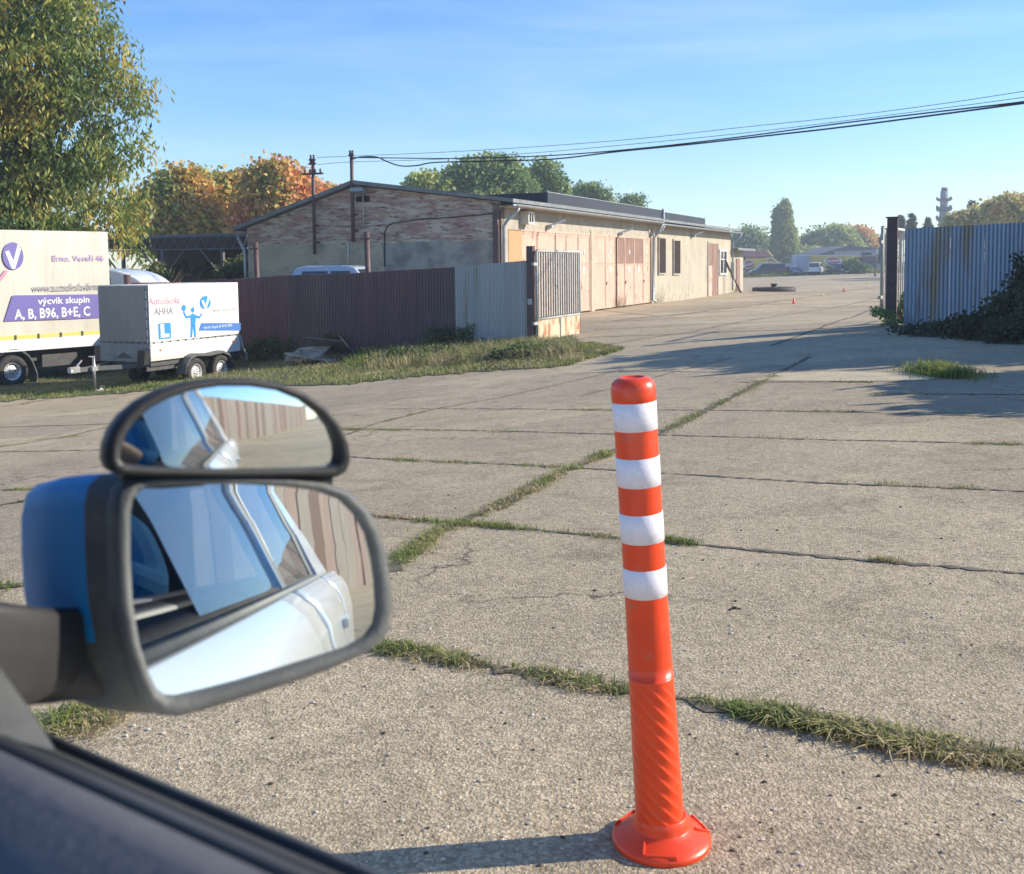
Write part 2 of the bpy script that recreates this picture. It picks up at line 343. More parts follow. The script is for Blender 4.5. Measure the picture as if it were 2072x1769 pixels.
def resample(pts, step):
    out = [Vector(pts[0])]
    for a, b in zip(pts, pts[1:]):
        a = Vector(a); b = Vector(b); n = max(1, int((b-a).length/step))
        out += [a.lerp(b, (k+1)/n) for k in range(n)]
    return out
def strip(mb, pts, w, lift, rnd, step=.12, mi=0):
    P = resample(pts, step); L = []; Rr = []
    for i, p in enumerate(P):
        d = (P[min(i+1, len(P)-1)]-P[max(i-1, 0)]); d.z = 0
        if d.length < 1e-6: d = Vector((1, 0, 0))
        d.normalize(); s_ = Vector((-d.y, d.x, 0))
        o = s_*rnd.uniform(-.35, .35)*w; a = w*(rnd.uniform(.12, .85) if step < .1 else rnd.uniform(.3, .75))
        p1 = p+s_*a+o; p2 = p-s_*a+o
        L.append((p1.x, p1.y, gz(p1.x, p1.y)+lift)); Rr.append((p2.x, p2.y, gz(p2.x, p2.y)+lift))
    n = len(P)
    mb.add(L+Rr, [(i+n, i+1+n, i+1, i) for i in range(n-1)], mi)
rnd = random.Random(5)
def G(*pp): return [gp(x, y) for x, y in pp]
# joints of the slab paving, traced on the ground: (points, dirt width, [(start, end, tuft density, blade length)])
J = [
 (G((770,1312),(900,1332),(1040,1358),(1280,1400),(1440,1430),(1700,1482),(1900,1522),(2200,1568)), .05),
 (G((-300,1240),(60,1182)), .05),
 (G((650,1022),(760,1045),(1000,1065),(1260,1090),(1390,1101),(1760,1136),(2040,1158),(2300,1180)), .03),
 (G((700,924),(780,930),(1130,945),(1340,958),(1660,978),(2072,995),(2300,1005)), .028),
 (G((640,868),(1200,878),(1640,890),(2072,900),(2300,905)), .03),
 (G((780,828),(1230,830),(1700,834),(2072,846),(2300,850)), .03),
 (G((1490,774),(1760,774)), .04), (G((1770,797),(2300,803)), .04),
 (G((560,1330),(700,1220),(790,1150),(880,1080),(1010,1025),(1130,960),(1240,915),(1340,875),(1470,810),(1575,755),(1640,722)), .07),
 (G((640,905),(754,859),(880,828),(1012,805),(1100,785),(1260,748)), .03),
 (G((-300,868),(100,862),(270,856)), .04), (G((-300,925),(0,905),(130,885),(270,852),(420,812)), .04),
 (G((-300,1000),(0,992),(230,984)), .04), (G((-150,1050),(20,1020),(150,998),(240,960)), .06), (G((-200,835),(10,822),(110,806),(230,795)), .05),
 (G((0,915),(230,910)), .03),
 (G((1180,800),(1330,762),(1480,724)), .03), (G((1575,755),(1440,753),(1300,752),(1150,756)), .03),
]
for k, (x, y) in enumerate([(1190,683),(1200,668),(1190,655),(1230,640)]):
    J.append((G((x, y), (1500, y-12-2*k), (1790, y-22-3*k)), .075))
J += [(a_, b_*1.6) for a_, b_ in [(G((1200,702),(1400,672),(1600,636),(1790,600)), .05), (G((1560,700),(1650,668),(1730,640),(1790,612)), .05), (G((1350,640),(1560,612),(1700,592),(1790,579)), .06),
      (G((1500,602),(1640,592),(1790,585)), .06), (G((1510,585),(1640,578),(1790,569)), .08), (G((1510,573),(1650,569),(1780,563)), .1), (G((1200,626),(1330,640),(1480,631)), .06),
      (G((1500,614),(1640,605),(1790,603)), .06), (G((1400,622),(1520,618),(1650,612)), .05), (G((1240,650),(1400,634),(1500,628)), .06)]]
jm = MB(); cm = MB()
for pts, w in J:
    strip(jm if w >= .04 else cm, pts, w, .004, rnd, .035 if pts[0].y < 14 else .5)
tag(jm.build('slab_joints', M['joint']), kind='structure'); tag(cm.build('slab_cracks', M['crack']), kind='structure')
# grass verge in front of the fence
vg = [(-700,830),(0,813),(120,806),(300,791),(560,783),(700,778),(800,766),(1000,751),(1140,742),(1205,722),(1265,707)]
vb = [(-700,735),(0,735),(300,727),(560,712),(700,705),(800,702),(1000,700),(1075,699),(1140,698),(1180,697),(1200,697)]
vm = MB(); A_ = [resample([gp(*p) for p in (vg[i], vb[i])], .4) for i in range(len(vg))]
rows = []
for i in range(len(vg)-1):
    for k in range(12):
        u = k/12.0; f = gp(vg[i][0]*(1-u)+vg[i+1][0]*u, vg[i][1]*(1-u)+vg[i+1][1]*u + rnd.uniform(-2.5, 2.5)); b_ = gp(vb[i][0]*(1-u)+vb[i+1][0]*u, vb[i][1]*(1-u)+vb[i+1][1]*u)
        rows.append([f.lerp(b_, q/14) for q in range(15)])
vs = [(p.x, p.y, gz(p.x, p.y)+.012) for r_ in rows for p in r_]
vm.add(vs, [(i*15+q, i*15+q+1, (i+1)*15+q+1, (i+1)*15+q) for i in range(len(rows)-1) for q in range(14)], 0, True)
tag(vm.build('verge', M['soil']), kind='structure')
dm = MB(); dp = [gp(x, y) for x, y in [(1575,756),(1700,753),(1850,756),(1900,768),(1840,772),(1700,772),(1520,771)]]
dd = MB(); cen = sum(dp, Vector())/len(dp)
dd.add([(p.x, p.y, gz(p.x, p.y)+.006) for p in dp+[cen]], [(i, (i+1) % 7, 7) for i in range(7)])
tag(dd.build('dirt_patch', M['drydirt']), kind='structure')

# ---------------------------------------------------------------- grass and leaves
def blades(P, H, rng, wid=.05, lean=.5):
    """P (n,3) base points, H (n,) lengths -> V, F of 3-piece blades"""
    n = len(P); az = rng.uniform(0, 2*np.pi, n); ln = rng.uniform(.1, 1, n)*lean
    d = np.stack([np.cos(az), np.sin(az), 0*az], -1); s_ = np.stack([-np.sin(az), np.cos(az), 0*az], -1)
    up = np.array([0, 0, 1.0]); w = (H*wid)[:, None]*s_
    m = P + (d*(ln*.35)[:, None]+up)*(H*.55)[:, None]
    t = P + (d*(ln*1.15)[:, None]+up*(1-.35*ln)[:, None])*H[:, None]
    V = np.stack([P-w, P+w, m+w*.8, m-w*.8, t+w*.12, t-w*.12], 1).reshape(-1, 3)
    b_ = (np.arange(n)*6)[:, None]
    F = np.concatenate([b_+np.array([0, 1, 2, 3]), b_+np.array([3, 2, 4, 5])], 1).reshape(-1, 4)
    return V, F
class Acc:
    def __init__(s): s.V = []; s.F = []; s.n = 0
    def add(s, V, F): s.V.append(V); s.F.append(F+s.n); s.n += len(V)
    def build(s, name, m, parent=None): return npmesh(name, np.concatenate(s.V), np.concatenate(s.F), m, parent)
rng = np.random.default_rng(11)
def along(pts, n, spread, H, acc, clump=True, lean=.8, wid=.05):
    P = np.array([tuple(p) for p in resample(pts, .02 if pts[0].y < 9 else .1)])
    if clump:
        c = rng.uniform(0, 1, max(3, int(n/28))); idx = np.clip((np.repeat(c, 28)*len(P)+rng.normal(0, .035, len(c)*28)*len(P)*min(1, 1.2/len(c)**.5)).astype(int), 0, len(P)-1)
    else: idx = rng.integers(0, len(P), n)
    Q = P[idx].copy(); Q[:, :2] += rng.normal(0, spread, (len(Q), 2)); Q[:, 2] = gzv(Q[:, 0], Q[:, 1])
    keep = (np.sin(Q[:, 0]*5.1+Q[:, 1]*3.3)+np.sin(Q[:, 0]*13+1.7*Q[:, 1])*.7+rng.normal(0, .6, len(Q))) > -.55; Q = Q[keep]
    acc.add(*blades(Q, rng.uniform(.25, 1, len(Q))**1.3*H*.82, rng, wid*1.15, lean*1.35))
ga = Acc(); gd = Acc()
# nearest joint: thick, partly dry turf
c1 = J[0][0]
along(G((775,1313),(900,1333),(1040,1360)), 1100, .022, .055, ga, lean=1.2); along(G((775,1313),(900,1333),(1040,1360),(1280,1402)), 4200, .028, .04, gd, lean=1.6, wid=.07)
along(G((1060,1362),(1280,1402)), 900, .024, .05, ga, lean=1.3); along(G((1380,1412),(1560,1452),(1700,1482)), 1500, .016, .035, gd, lean=1.6, wid=.07)
along(G((1560,1450),(1700,1482),(1900,1524),(1960,1532)), 3600, .028, .06, gd, lean=1.5, wid=.06); along(G((1780,1495),(1900,1525)), 900, .024, .06, ga, lean=1.3)
along(G((1490,1440),(1600,1462)), 900, .022, .05, ga, lean=1.3); along(G((1950,1530),(2150,1560)), 1500, .02, .05, gd, lean=1.5)
along(G((20,1188),(-80,1206)), 500, .03, .06, ga); along(G((100,1475),(200,1440)), 900, .05, .06, ga, lean=1.2); along(G((120,1480),(210,1460)), 700, .04, .05, gd, lean=1.5)
along(G((790,1150),(850,1105),(880,1080),(950,1050)), 2200, .04, .05, ga, lean=1.4); along(G((960,1045),(1010,1025),(1130,960)), 2200, .04, .045, gd, lean=1.5, wid=.08)
along(G((1090,985),(1130,960),(1160,948)), 1100, .035, .06, ga); along(G((1180,940),(1240,915),(1260,905)), 1300, .04, .055, gd, lean=1.3); along(G((1200,930),(1250,912)), 500, .04, .07, ga)
along(G((1340,877),(1400,845),(1470,810),(1540,775),(1575,757)), 2600, .045, .045, ga, lean=1.4); along(G((1340,877),(1400,845),(1470,810),(1575,757)), 2600, .07, .04, gd, lean=1.4, wid=.07)
along(G((850,1055),(1000,1066),(1130,1076)), 2300, .025, .05, ga, lean=1.3); along(G((760,1045),(1000,1066),(1260,1091),(1390,1101)), 2600, .02, .035, gd, lean=1.4, wid=.08)
along(G((1340,1094),(1400,1101)), 600, .02, .05, ga, lean=1.2); along(G((1760,1134),(1860,1142)), 500, .015, .04, gd)
for pts, nn in [(G((790,930),(860,934),(1130,946)), 2200), (G((700,869),(850,872),(1130,877)), 1900), (G((1680,976),(1760,980),(1960,988)), 1000), (G((1960,898),(2060,900)), 600), (G((1480,882),(1640,890)), 500),
                (G((1560,832),(1720,834)), 700), (G((1850,834),(1960,838)), 500), (G((1690,773),(1760,774)), 600), (G((1775,798),(1900,799),(1960,800)), 1100),
                (G((0,905),(60,892),(150,884)), 900), (G((0,992),(120,990)), 600), (G((20,1020),(90,1008),(150,998)), 1500), (G((0,826),(110,808),(230,797)), 900), (G((1120,830),(1250,831)), 500),
                (G((230,858),(290,850)), 500), (G((640,868),(720,870)), 900), (G((754,859),(880,828)), 400)]:
    along(pts, nn//2, .03, .04, ga, lean=1.4); along(pts, nn//2, .04, .035, gd, lean=1.5, wid=.08)
# verge turf
def scatter_v(n, H0, acc, u0=0, u1=1, q0=0, q1=1, lean=.8, wid=.05, pw=1.0):
    u = rng.uniform(u0, u1, n)*(len(rows)-1.001); i = u.astype(int); f = u-i; q = (q0+(q1-q0)*rng.uniform(0, 1, n)**pw)*13.99; k = q.astype(int); h = q-k
    R_ = np.array([[tuple(p) for p in r_] for r_ in rows])
    P = (R_[i, k]*(1-f)[:, None]+R_[i+1, k]*f[:, None])*(1-h)[:, None]+(R_[i, k+1]*(1-f)[:, None]+R_[i+1, k+1]*f[:, None])*h[:, None]
    P[:, :2] += rng.normal(0, .04, (n, 2)); P[:, 2] = gzv(P[:, 0], P[:, 1])
    acc.add(*blades(P, rng.uniform(.3, 1, n)*H0, rng, wid, lean))
scatter_v(62000, .09, ga, .28, 1, wid=.07); scatter_v(16000, .11, ga, 0, .3, wid=.07); scatter_v(14000, .12, gd, .3, 1, 0, .5, wid=.06, lean=1.2)
scatter_v(9000, .34, gd, .5, .86, .3, 1, wid=.02, lean=.9); scatter_v(9000, .3, ga, .45, .86, .4, 1, wid=.03, lean=.9)
tuft = gp(1908, 757)
Q = np.array([tuple(tuft)]*1500)+np.concatenate([rng.normal(0, .09, (1500, 1)), rng.normal(0, .3, (1500, 1)), np.zeros((1500, 1))], 1); Q[:, 2] = gzv(Q[:, 0], Q[:, 1])
tg = Acc(); tg.add(*blades(Q, rng.uniform(.3, 1, 1500)*.2, rng, .035, 1.5)); tg.add(*blades(Q*np.array([1, 1, 1])+rng.normal(0, .13, Q.shape)*np.array([1, .6, 0]), rng.uniform(.3, 1, 1500)*.12, rng, .05, 1.3))
tag(tg.build('grass_tuft', M['grass']), kind='stuff')
tag(ga.build('grass', M['grass']), kind='stuff'); tag(gd.build('dry_grass', M['grassdry']), kind='stuff')

# leaves and small stones lying on the paving
peb = MB(); rr = random.Random(9)
def pebble(p, s_, mi=0):
    o = len(peb.v); k = 6; vs = []
    for z, r_ in ((0, .8), (.45, 1), (.9, .5)):
        for j in range(k):
            a = 6.283*j/k+rr.uniform(-.3, .3); q = r_*s_*rr.uniform(.7, 1.2); vs.append((p.x+q*math.cos(a), p.y+q*.8*math.sin(a), p.z+z*s_*.8))
    fs = [(i*k+j, i*k+(j+1) % k, (i+1)*k+(j+1) % k, (i+1)*k+j) for i in range(2) for j in range(k)]+[tuple(range(2*k, 3*k))]
    peb.add(vs, fs, mi)
for _ in range(520):
    p = gp(rr.uniform(90, 2072), 1000+780*rr.random()**.8); pebble(p, rr.uniform(.002, .0055)*(1+p.y*.12), rr.choice([0, 0, 1, 2]))
for x, y, s_ in [(1486,1232,.012),(1478,1235,.008),(1612,1728,.008),(985,1300,.006),(300,1478,.008),(255,1490,.007),(330,1485,.008),(380,1472,.007),(270,1470,.008),(1120,1338,.005)]:
    pebble(gp(x, y), s_, 2 if x in (1486, 1478) else 0)
tag(peb.build('pebbles', [mat('pebble_pale', (.5, .46, .4), None, rough=.9), mat('pebble_tan', (.3, .26, .2), None, rough=.9), mat('pebble_dark', (.06, .05, .04), None, rough=.9)]), kind='stuff')

# ================================================================ TREES
def rand_unit(r, n):
    v = r.normal(0, 1, (n, 3)); return v/np.linalg.norm(v, axis=1)[:, None]
def leaves(C, rad, per, size, r, droop=.2, asp=.4, flat=1.0):
    n = len(C)*per; base = np.repeat(C, per, 0) + np.clip(r.normal(0, .5, (n, 3)), -.85, .85)*np.repeat(rad, per)[:, None]*np.array([1, 1, flat])
    d = rand_unit(r, n); d[:, 2] -= droop*1.6; d /= np.linalg.norm(d, axis=1)[:, None]
    q = rand_unit(r, n); s_ = np.cross(d, q); s_ /= np.linalg.norm(s_, axis=1)[:, None]+1e-9
    L = (size*r.uniform(.6, 1.25, n))[:, None]; w = L*asp
    V = np.stack([base, base+d*L*.5+s_*w*.5, base+d*L, base+d*L*.5-s_*w*.5], 1).reshape(-1, 3)
    return V, np.arange(n*4).reshape(-1, 4)
def tree(name, label, ells, base, lm, nclump, per, size, crad=.6, seed=1, trunk=.2, droop=.2, group=None, asp=.45, shell=.55, cut=None, cat='tree', nlimb=9, flat=.8):
    r = np.random.default_rng(seed); base = Vector(base)
    t = thing(name, label, cat, base, 0, group); bo = np.array(tuple(base))
    E = np.array(ells, float); vol = E[:, 3]*E[:, 4]*E[:, 5]; pick = r.choice(len(E), nclump, p=vol/vol.sum())
    u = rand_unit(r, nclump); rad = (shell+(1-shell)*r.uniform(0, 1, nclump)**.7)[:, None]
    C = E[pick, :3] + u*rad*E[pick, 3:6]
    if cut is not None: C = C[cut(C)]
    C = C-bo; cr = crad*r.uniform(.6, 1.3, len(C))
    V, F = leaves(C, cr, per, size, r, droop, asp, flat)
    npmesh('crown', V, F, lm, t)
    mb = MB(); top = Vector(E[:, :3].mean(0)) - base
    mb.tube([(0, 0, -.3), (trunk*.3, 0, top.z*.35), (top.x*.3, top.y*.3, top.z*.7), (top.x*.8, top.y*.8, top.z*1.1)], [trunk*1.2, trunk, trunk*.75, trunk*.3], 8)
    for k in r.choice(len(C), min(nlimb, len(C)), replace=False):
        e = Vector(C[k]); s_ = Vector((top.x*.2, top.y*.2, top.z*r.uniform(.35, .8)))
        m = s_.lerp(e, .5)+Vector((0, 0, .12*(e-s_).length)); mb.tube([s_, m, e], [trunk*.42, trunk*.22, trunk*.05], 6)
    mb.build('trunk', M['bark'], t)
    return t
def ell(px, py, Y, rx, ry, rz=None):     # an ellipsoid of a crown: centre and radii seen in the photo, in px
    P = at(px, py, Y); k = Y/FP
    return (P.x, P.y, P.z, rx*k, (rz or rx)*k*.9, ry*k)
def base_at(px, Y):
    P = at(px, 540, Y); return (P.x, P.y, gz(P.x, P.y))
Y = 33
tree('walnut_tree', 'tall walnut tree with drooping leaves turning yellow behind the covered truck',
     [ell(60,130,Y,190,150), ell(190,110,Y,75,80), ell(235,200,Y,78,52), ell(130,300,Y,150,110), ell(215,330,Y,65,75), ell(90,430,Y,200,90), ell(235,440,Y,52,85), ell(262,490,Y,28,60), ell(40,0,Y,190,110), ell(-120,250,Y,200,260), ell(285,196,Y,38,14), ell(245,60,Y,26,30), ell(270,300,Y,25,30)],
     base_at(20, 34), M['walnut'], 1250, 46, .24, .62, 3, .3, droop=.75, asp=.32, shell=.35, nlimb=60)
def autumn(label, ells, Y, bx, lm, seed, n=420, size=.33, g='autumn trees behind the truss shed'):
    return tree('maple_tree', label, [ell(x, y, Y, rx, ry) for x, y, rx, ry in ells], base_at(bx, Y), lm, n, 60, size, 1.0, seed, .3, droop=.25, asp=.75, shell=.5, group=g)
autumn('broad maple with a bright red top, next to the tall insulator mast', [(560,400,62,62),(580,440,55,60),(540,470,70,60),(600,400,30,45),(545,360,30,28)], 62, 560, M['maplered'], 21, 560)
autumn('orange and yellow maple in the middle of the autumn row', [(450,420,60,60),(430,460,60,60),(480,390,35,35),(500,460,50,60)], 66, 455, M['maple'], 22, 520)
autumn('maple with thin reddish tips beside the walnut tree', [(345,400,45,50),(380,380,30,38),(330,450,60,60),(400,440,55,60),(395,360,14,20)], 64, 360, M['maple'], 23, 520)
autumn('low rust coloured treetop showing just above the gable roof', [(655,405,28,25),(680,425,24,28),(640,430,30,35)], 85, 660, M['maplered'], 24, 260)
def green(label, ells, Y, bx, seed, lm='green', name='leafy_tree', n=420, size=.4, g='green trees beyond the garages', asp=.6, crad=1.1, per=60):
    return tree(name, label, [ell(x, y, Y, rx, ry) for x, y, rx, ry in ells], base_at(bx, Y), M[lm], n, per, size, crad*Y/90, seed, .4, droop=.15, asp=asp, shell=.5, group=g)
green('largest round green tree rising behind the long garage roof', [(955,372,55,42),(1005,352,48,30),(1035,385,40,40),(920,398,42,35),(985,420,80,40),(1000,328,24,9)], 92, 985, 31, n=900)
green('small pale green tree left of the round green tree', [(862,374,20,12),(850,395,20,20),(880,390,20,20)], 90, 862, 32, lm='poplar', n=200)
green('pointed dark tree right of the round green tree', [(1102,348,7,14),(1105,370,16,18),(1118,388,18,14)], 95, 1105, 33, lm='green', n=260)
green('small twin topped tree over the dark raised roof', [(1191,394,9,9),(1212,403,9,6),(1166,402,8,5)], 120, 1190, 34, n=200)
green('tiny treetop beside the thin rod on the roof', [(1277,416,7,2)], 130, 1277, 35, n=60)
green('round green tree right of the garage row end', [(1515,500,25,24),(1510,482,12,12),(1540,517,22,16),(1490,512,15,16)], 235, 1517, 41, n=380, size=.8, g='trees beyond the far yard')
green('tall narrow poplar standing above the far trees', [(1583,492,17,64),(1577,450,11,36),(1592,448,10,36),(1600,495,12,42),(1570,505,9,44),(1588,420,6,16)], 225, 1587, 42, lm='poplar', name='poplar_tree', n=1100, size=.5, g='trees beyond the far yard', crad=.3)
green('low green trees between the poplar and the pale container', [(1560,527,22,10),(1595,530,25,10),(1625,528,20,12)], 228, 1600, 43, lm='poplar', n=320, size=.8, g='trees beyond the far yard')
green('dark bushy tree behind the pale blue container', [(1640,512,16,20),(1658,500,14,22),(1625,525,16,12),(1655,482,6,10)], 240, 1650, 44, lm='green', n=420, size=.8, g='trees beyond the far yard')
green('brownish green tree in front of the orange tree', [(1695,490,22,20),(1680,503,22,17),(1716,508,22,14),(1692,475,10,9)], 236, 1695, 45, lm='poplar', n=420, size=.8, g='trees beyond the far yard')
tree('maple_tree', 'round orange and green tree above the far grey hall roof', [ell(x, y, 240, rx, ry) for x, y, rx, ry in [(1730,484,24,18),(1745,493,22,18),(1715,498,18,16)]], base_at(1730, 240), M['maplered'], 420, 60, .8, 1.8, 46, .4, asp=.7, group='trees beyond the far yard')
green('dark green trees low behind the left end of the far hall', [(1775,508,16,10),(1762,512,20,10)], 245, 1772, 47, lm='green', n=240, size=.9, g='trees beyond the far yard')
def conifer(label, px, top, Y, wpx, bot, seed):
    r = np.random.default_rng(seed); P = at(px, top, Y); Q = at(px, bot, Y); b_ = Vector((P.x, P.y, gz(P.x, P.y)))
    t = thing('conifer_tree', label, 'tree', b_, 0, 'dark conifers on the skyline'); H = P.z-Q.z; w = wpx*Y/FP
    C = []
    for k in range(120):
        u = r.uniform(0, 1)**.8; a = r.uniform(0, 6.28); q = w*(.12+u)*r.uniform(.2, 1)*(1 if int(u*9) % 2 else .75)
        C.append((q*math.cos(a), q*math.sin(a), P.z-b_.z-H*u-.15*q))
    V, F = leaves(np.array(C), np.full(len(C), w*.22), 26, .55*Y/200, r, .3, .35, .5); npmesh('crown', V, F, M['dark'], t)
    m = MB(); m.tube([(0, 0, -.3), (0, 0, (P.z-b_.z)*.6), (0, 0, P.z-b_.z)], [.25, .15, .03], 6); m.build('trunk', M['bark'], t)
conifer('slim dark conifer right above the orange tree', 1742, 463, 262, 9, 500, 51)
conifer('dark umbrella shaped conifer left of the orange tree', 1695, 465, 262, 14, 500, 52)
conifer('dark pointed conifer rising over the brownish tree', 1666, 473, 262, 15, 520, 53)
conifer('left of the two pointed conifers behind the right gate post', 1823, 436, 150, 15, 480, 54)
conifer('taller of the two pointed conifers behind the right gate post', 1845, 432, 150, 18, 480, 55)
conifer('small conifer left of the antenna tower', 1878, 443, 150, 14, 475, 56)
conifer('conifer whose tip stands over the pale yellow tree', 1967, 407, 140, 18, 450, 57)
conifer('dark conifer seen through the bars of the right gate', 1787, 470, 170, 12, 530, 58)
tree('yellowing_tree', 'pale yellowish tree beyond the right fence', [ell(x, y, 120, rx, ry) for x, y, rx, ry in [(1968,452,38,22),(1945,455,26,15),(2000,445,28,22)]], base_at(1968, 120), M['yellowleaf'], 420, 60, .5, .9, 61, .3, asp=.7, group='yellow trees beyond the right fence')
tree('yellowing_tree', 'orange yellow tree at the right edge beyond the fence', [ell(x, y, 110, rx, ry) for x, y, rx, ry in [(2050,430,42,30),(2010,428,18,18),(2080,440,40,40)]], base_at(2050, 110), M['yellowleaf'], 460, 60, .45, .9, 62, .3, asp=.7, group='yellow trees beyond the right fence')

# ================================================================ GARAGE BUILDING
BANG = math.atan2(.915, .403)
B = thing('garage_building', 'long low garage building with a worn brick gable and salmon double doors', 'building', (-.3, 33.4, -.63), BANG)
def W_(px, py, y=0.0):                    # (s, z) on the long wall seen at a photo point
    n = Vector((math.sin(BANG), -math.cos(BANG), 0)); P = hitp(px, py, B.location + Vector((-math.sin(BANG)*y, math.cos(BANG)*y, 0)), n); q = toloc(B, P); return q.x, q.z
def Gb(px, py, x=0.0):                    # (t, z) on the gable wall
    n = Vector((math.cos(BANG), math.sin(BANG), 0)); P = hitp(px, py, B.location + n*x, n); q = toloc(B, P); return q.y, q.z
def gable_material():
    m, n, l, b = newmat('gable_brick_and_plaster'); b.inputs['Roughness'].default_value = .92
    tc = n.new('ShaderNodeTexCoord'); sp = n.new('ShaderNodeSeparateXYZ'); l.new(tc.outputs['Object'], sp.inputs[0])
    cb = n.new('ShaderNodeCombineXYZ'); l.new(sp.outputs['Y'], cb.inputs['X']); l.new(sp.outputs['Z'], cb.inputs['Y']); l.new(sp.outputs['X'], cb.inputs['Z'])
    br = n.new('ShaderNodeTexBrick'); br.inputs['Scale'].default_value = 1; br.inputs['Brick Width'].default_value = .27; br.inputs['Row Height'].default_value = .085; br.inputs['Mortar Size'].default_value = .012; br.inputs['Bias'].default_value = 0
    br.inputs['Color1'].default_value = (.43, .20, .15, 1); br.inputs['Color2'].default_value = (.45, .32, .24, 1); br.inputs['Mortar'].default_value = (.38, .34, .28, 1)
    l.new(cb.outputs[0], br.inputs['Vector'])
    def nz(s_, d=6, st=(1, 1, 1)):
        mp = n.new('ShaderNodeMapping'); mp.inputs['Scale'].default_value = st; l.new(cb.outputs[0], mp.inputs['Vector'])
        x = n.new('ShaderNodeTexNoise'); x.inputs['Scale'].default_value = s_; x.inputs['Detail'].default_value = d; x.inputs['Roughness'].default_value = .65; l.new(mp.outputs[0], x.inputs['Vector']); return x.outputs['Fac']
    def rmp(src, a, z):
        r_ = n.new('ShaderNodeValToRGB'); r_.color_ramp.elements[0].position = a; r_.color_ramp.elements[1].position = z; l.new(src, r_.inputs['Fac']); return r_.outputs['Color']
    def mix(f, a, c):
        x = n.new('ShaderNodeMixRGB'); l.new(f, x.inputs['Fac']); 
        l.new(a, x.inputs['Color1']) if not isinstance(a, tuple) else setattr(x.inputs['Color1'], 'default_value', c4(a))
        l.new(c, x.inputs['Color2']) if not isinstance(c, tuple) else setattr(x.inputs['Color2'], 'default_value', c4(c))
        return x.outputs['Color']
    up = mix(rmp(nz(1.8, 7, (.6, 2.6, 1)), .46, .57), br.outputs['Color'], (.58, .50, .39))
    up = mix(rmp(nz(4.5, 6, (.5, 2.5, 1)), .54, .62), up, (.17, .11, .085))
    lowc = mix(rmp(nz(1.2, 8), .42, .62), (.50, .455, .33), (.38, .35, .255))
    lowc = mix(rmp(nz(4, 8, (1, 2.4, 1)), .55, .75), lowc, (.19, .18, .13))
    # grey cement render at the right part of the wall
    yy = n.new('ShaderNodeMath'); yy.operation = 'MULTIPLY_ADD'; yy.inputs[1].default_value = 1.3; l.new(nz(.9), yy.inputs[0]); l.new(sp.outputs['Y'], yy.inputs[2])
    lt = n.new('ShaderNodeMath'); lt.operation = 'LESS_THAN'; lt.inputs[1].default_value = 5.0; l.new(yy.outputs[0], lt.inputs[0])
    lowc = mix(lt.outputs[0], lowc, mix(rmp(nz(1.3, 8), .42, .6), (.38, .37, .32), (.22, .222, .20)))
    zz = n.new('ShaderNodeMath'); zz.operation = 'MULTIPLY_ADD'; zz.inputs[1].default_value = .55; l.new(nz(1.1, 8), zz.inputs[0]); l.new(sp.outputs['Z'], zz.inputs[2])
    gt = n.new('ShaderNodeMath'); gt.operation = 'GREATER_THAN'; gt.inputs[1].default_value = 2.95; l.new(zz.outputs[0], gt.inputs[0])
    col = mix(gt.outputs[0], lowc, up); l.new(col, b.inputs['Base Color'])
    ad = n.new('ShaderNodeMath'); ad.operation = 'ADD'; l.new(br.outputs['Fac'], ad.inputs[0]); l.new(nz(14, 8, (.6, 2, 1)), ad.inputs[1])
    bp = n.new('ShaderNodeBump'); bp.inputs['Distance'].default_value = .03; bp.inputs['Strength'].default_value = .8; l.new(ad.outputs[0], bp.inputs['Height']); l.new(bp.outputs[0], b.inputs['Normal'])
    return m
M['gable'] = gable_material()
M['plaster'] = mat('weathered_plaster', (.43, .39, .30), (.35, .31, .24), 1.6, .93, bump=.012, bscale=20, stretch=(1, 1, .35), extra=[((.24, .2, .15), 3.0, .56, .7), ((.52, .48, .4), 6, .62, .75)])
M['lintel'] = mat('grey_lintel', (.40, .36, .29), (.3, .27, .22), 2.2, .93, bump=.01, bscale=25, extra=[((.5, .46, .38), 5, .58, .7)])
M['salmon'] = mat('salmon_paint', (.52, .36, .265), (.46, .31, .23), 1.5, .6, bump=.002, bscale=60, stretch=(1, 1, .6), extra=[((.58, .45, .36), 3.5, .55, .7), ((.24, .11, .065), 3.1, .61, .635)])
M['rustdoor'] = mat('rusted_door', (.24, .14, .105), (.18, .10, .075), 2.6, .8, stretch=(3, 3, .5), extra=[((.36, .23, .17), 3, .55, .68)])
M['osb'] = mat('osb_board', (.50, .29, .14), (.40, .22, .1), 16, .8, extra=[((.34, .16, .06), 5, .64, .72)])
M['roof'] = mat('roof_edge', (.20, .22, .22), (.14, .15, .15), 3, .7, bump=.004)
M['slate'] = mat('dark_cladding', (.022, .032, .048), (.016, .024, .036), 1.2, .8, stretch=(.3, .3, 1))
M['dark'+'hole'] = mat('dark_interior', (.015, .015, .016), None, rough=.9)
M['glass'] = mat('window_glass', (.02, .025, .03), None, rough=.08, spec=.8)
M['brownsteel'] = mat('brown_painted_steel', (.11, .06, .06), (.07, .045, .045), 4, .6, extra=[((.2, .09, .06), 7, .6, .7)])
M['white'] = mat('white_trim', (.66, .66, .62), (.5, .49, .45), 8, .6)
M['cable'] = mat('cable_sheath', (.02, .02, .022), None, rough=.6)
gt_l, gz_l = 10.0, 3.3; ap_t, ap_z = 5.38, 4.62
_, ev = W_(1060, 417, -.5)
EV = 3.88
sA, sB, sC = 17.2, 35.1, 37.5
gv = [(0, -.6), (gt_l, -.6), (gt_l, gz_l), (ap_t, ap_z), (0, EV)]
mb = MB(); mb.prism(gv, 0, .3, axis='x'); mb.build('gable_wall', M['gable'], B)
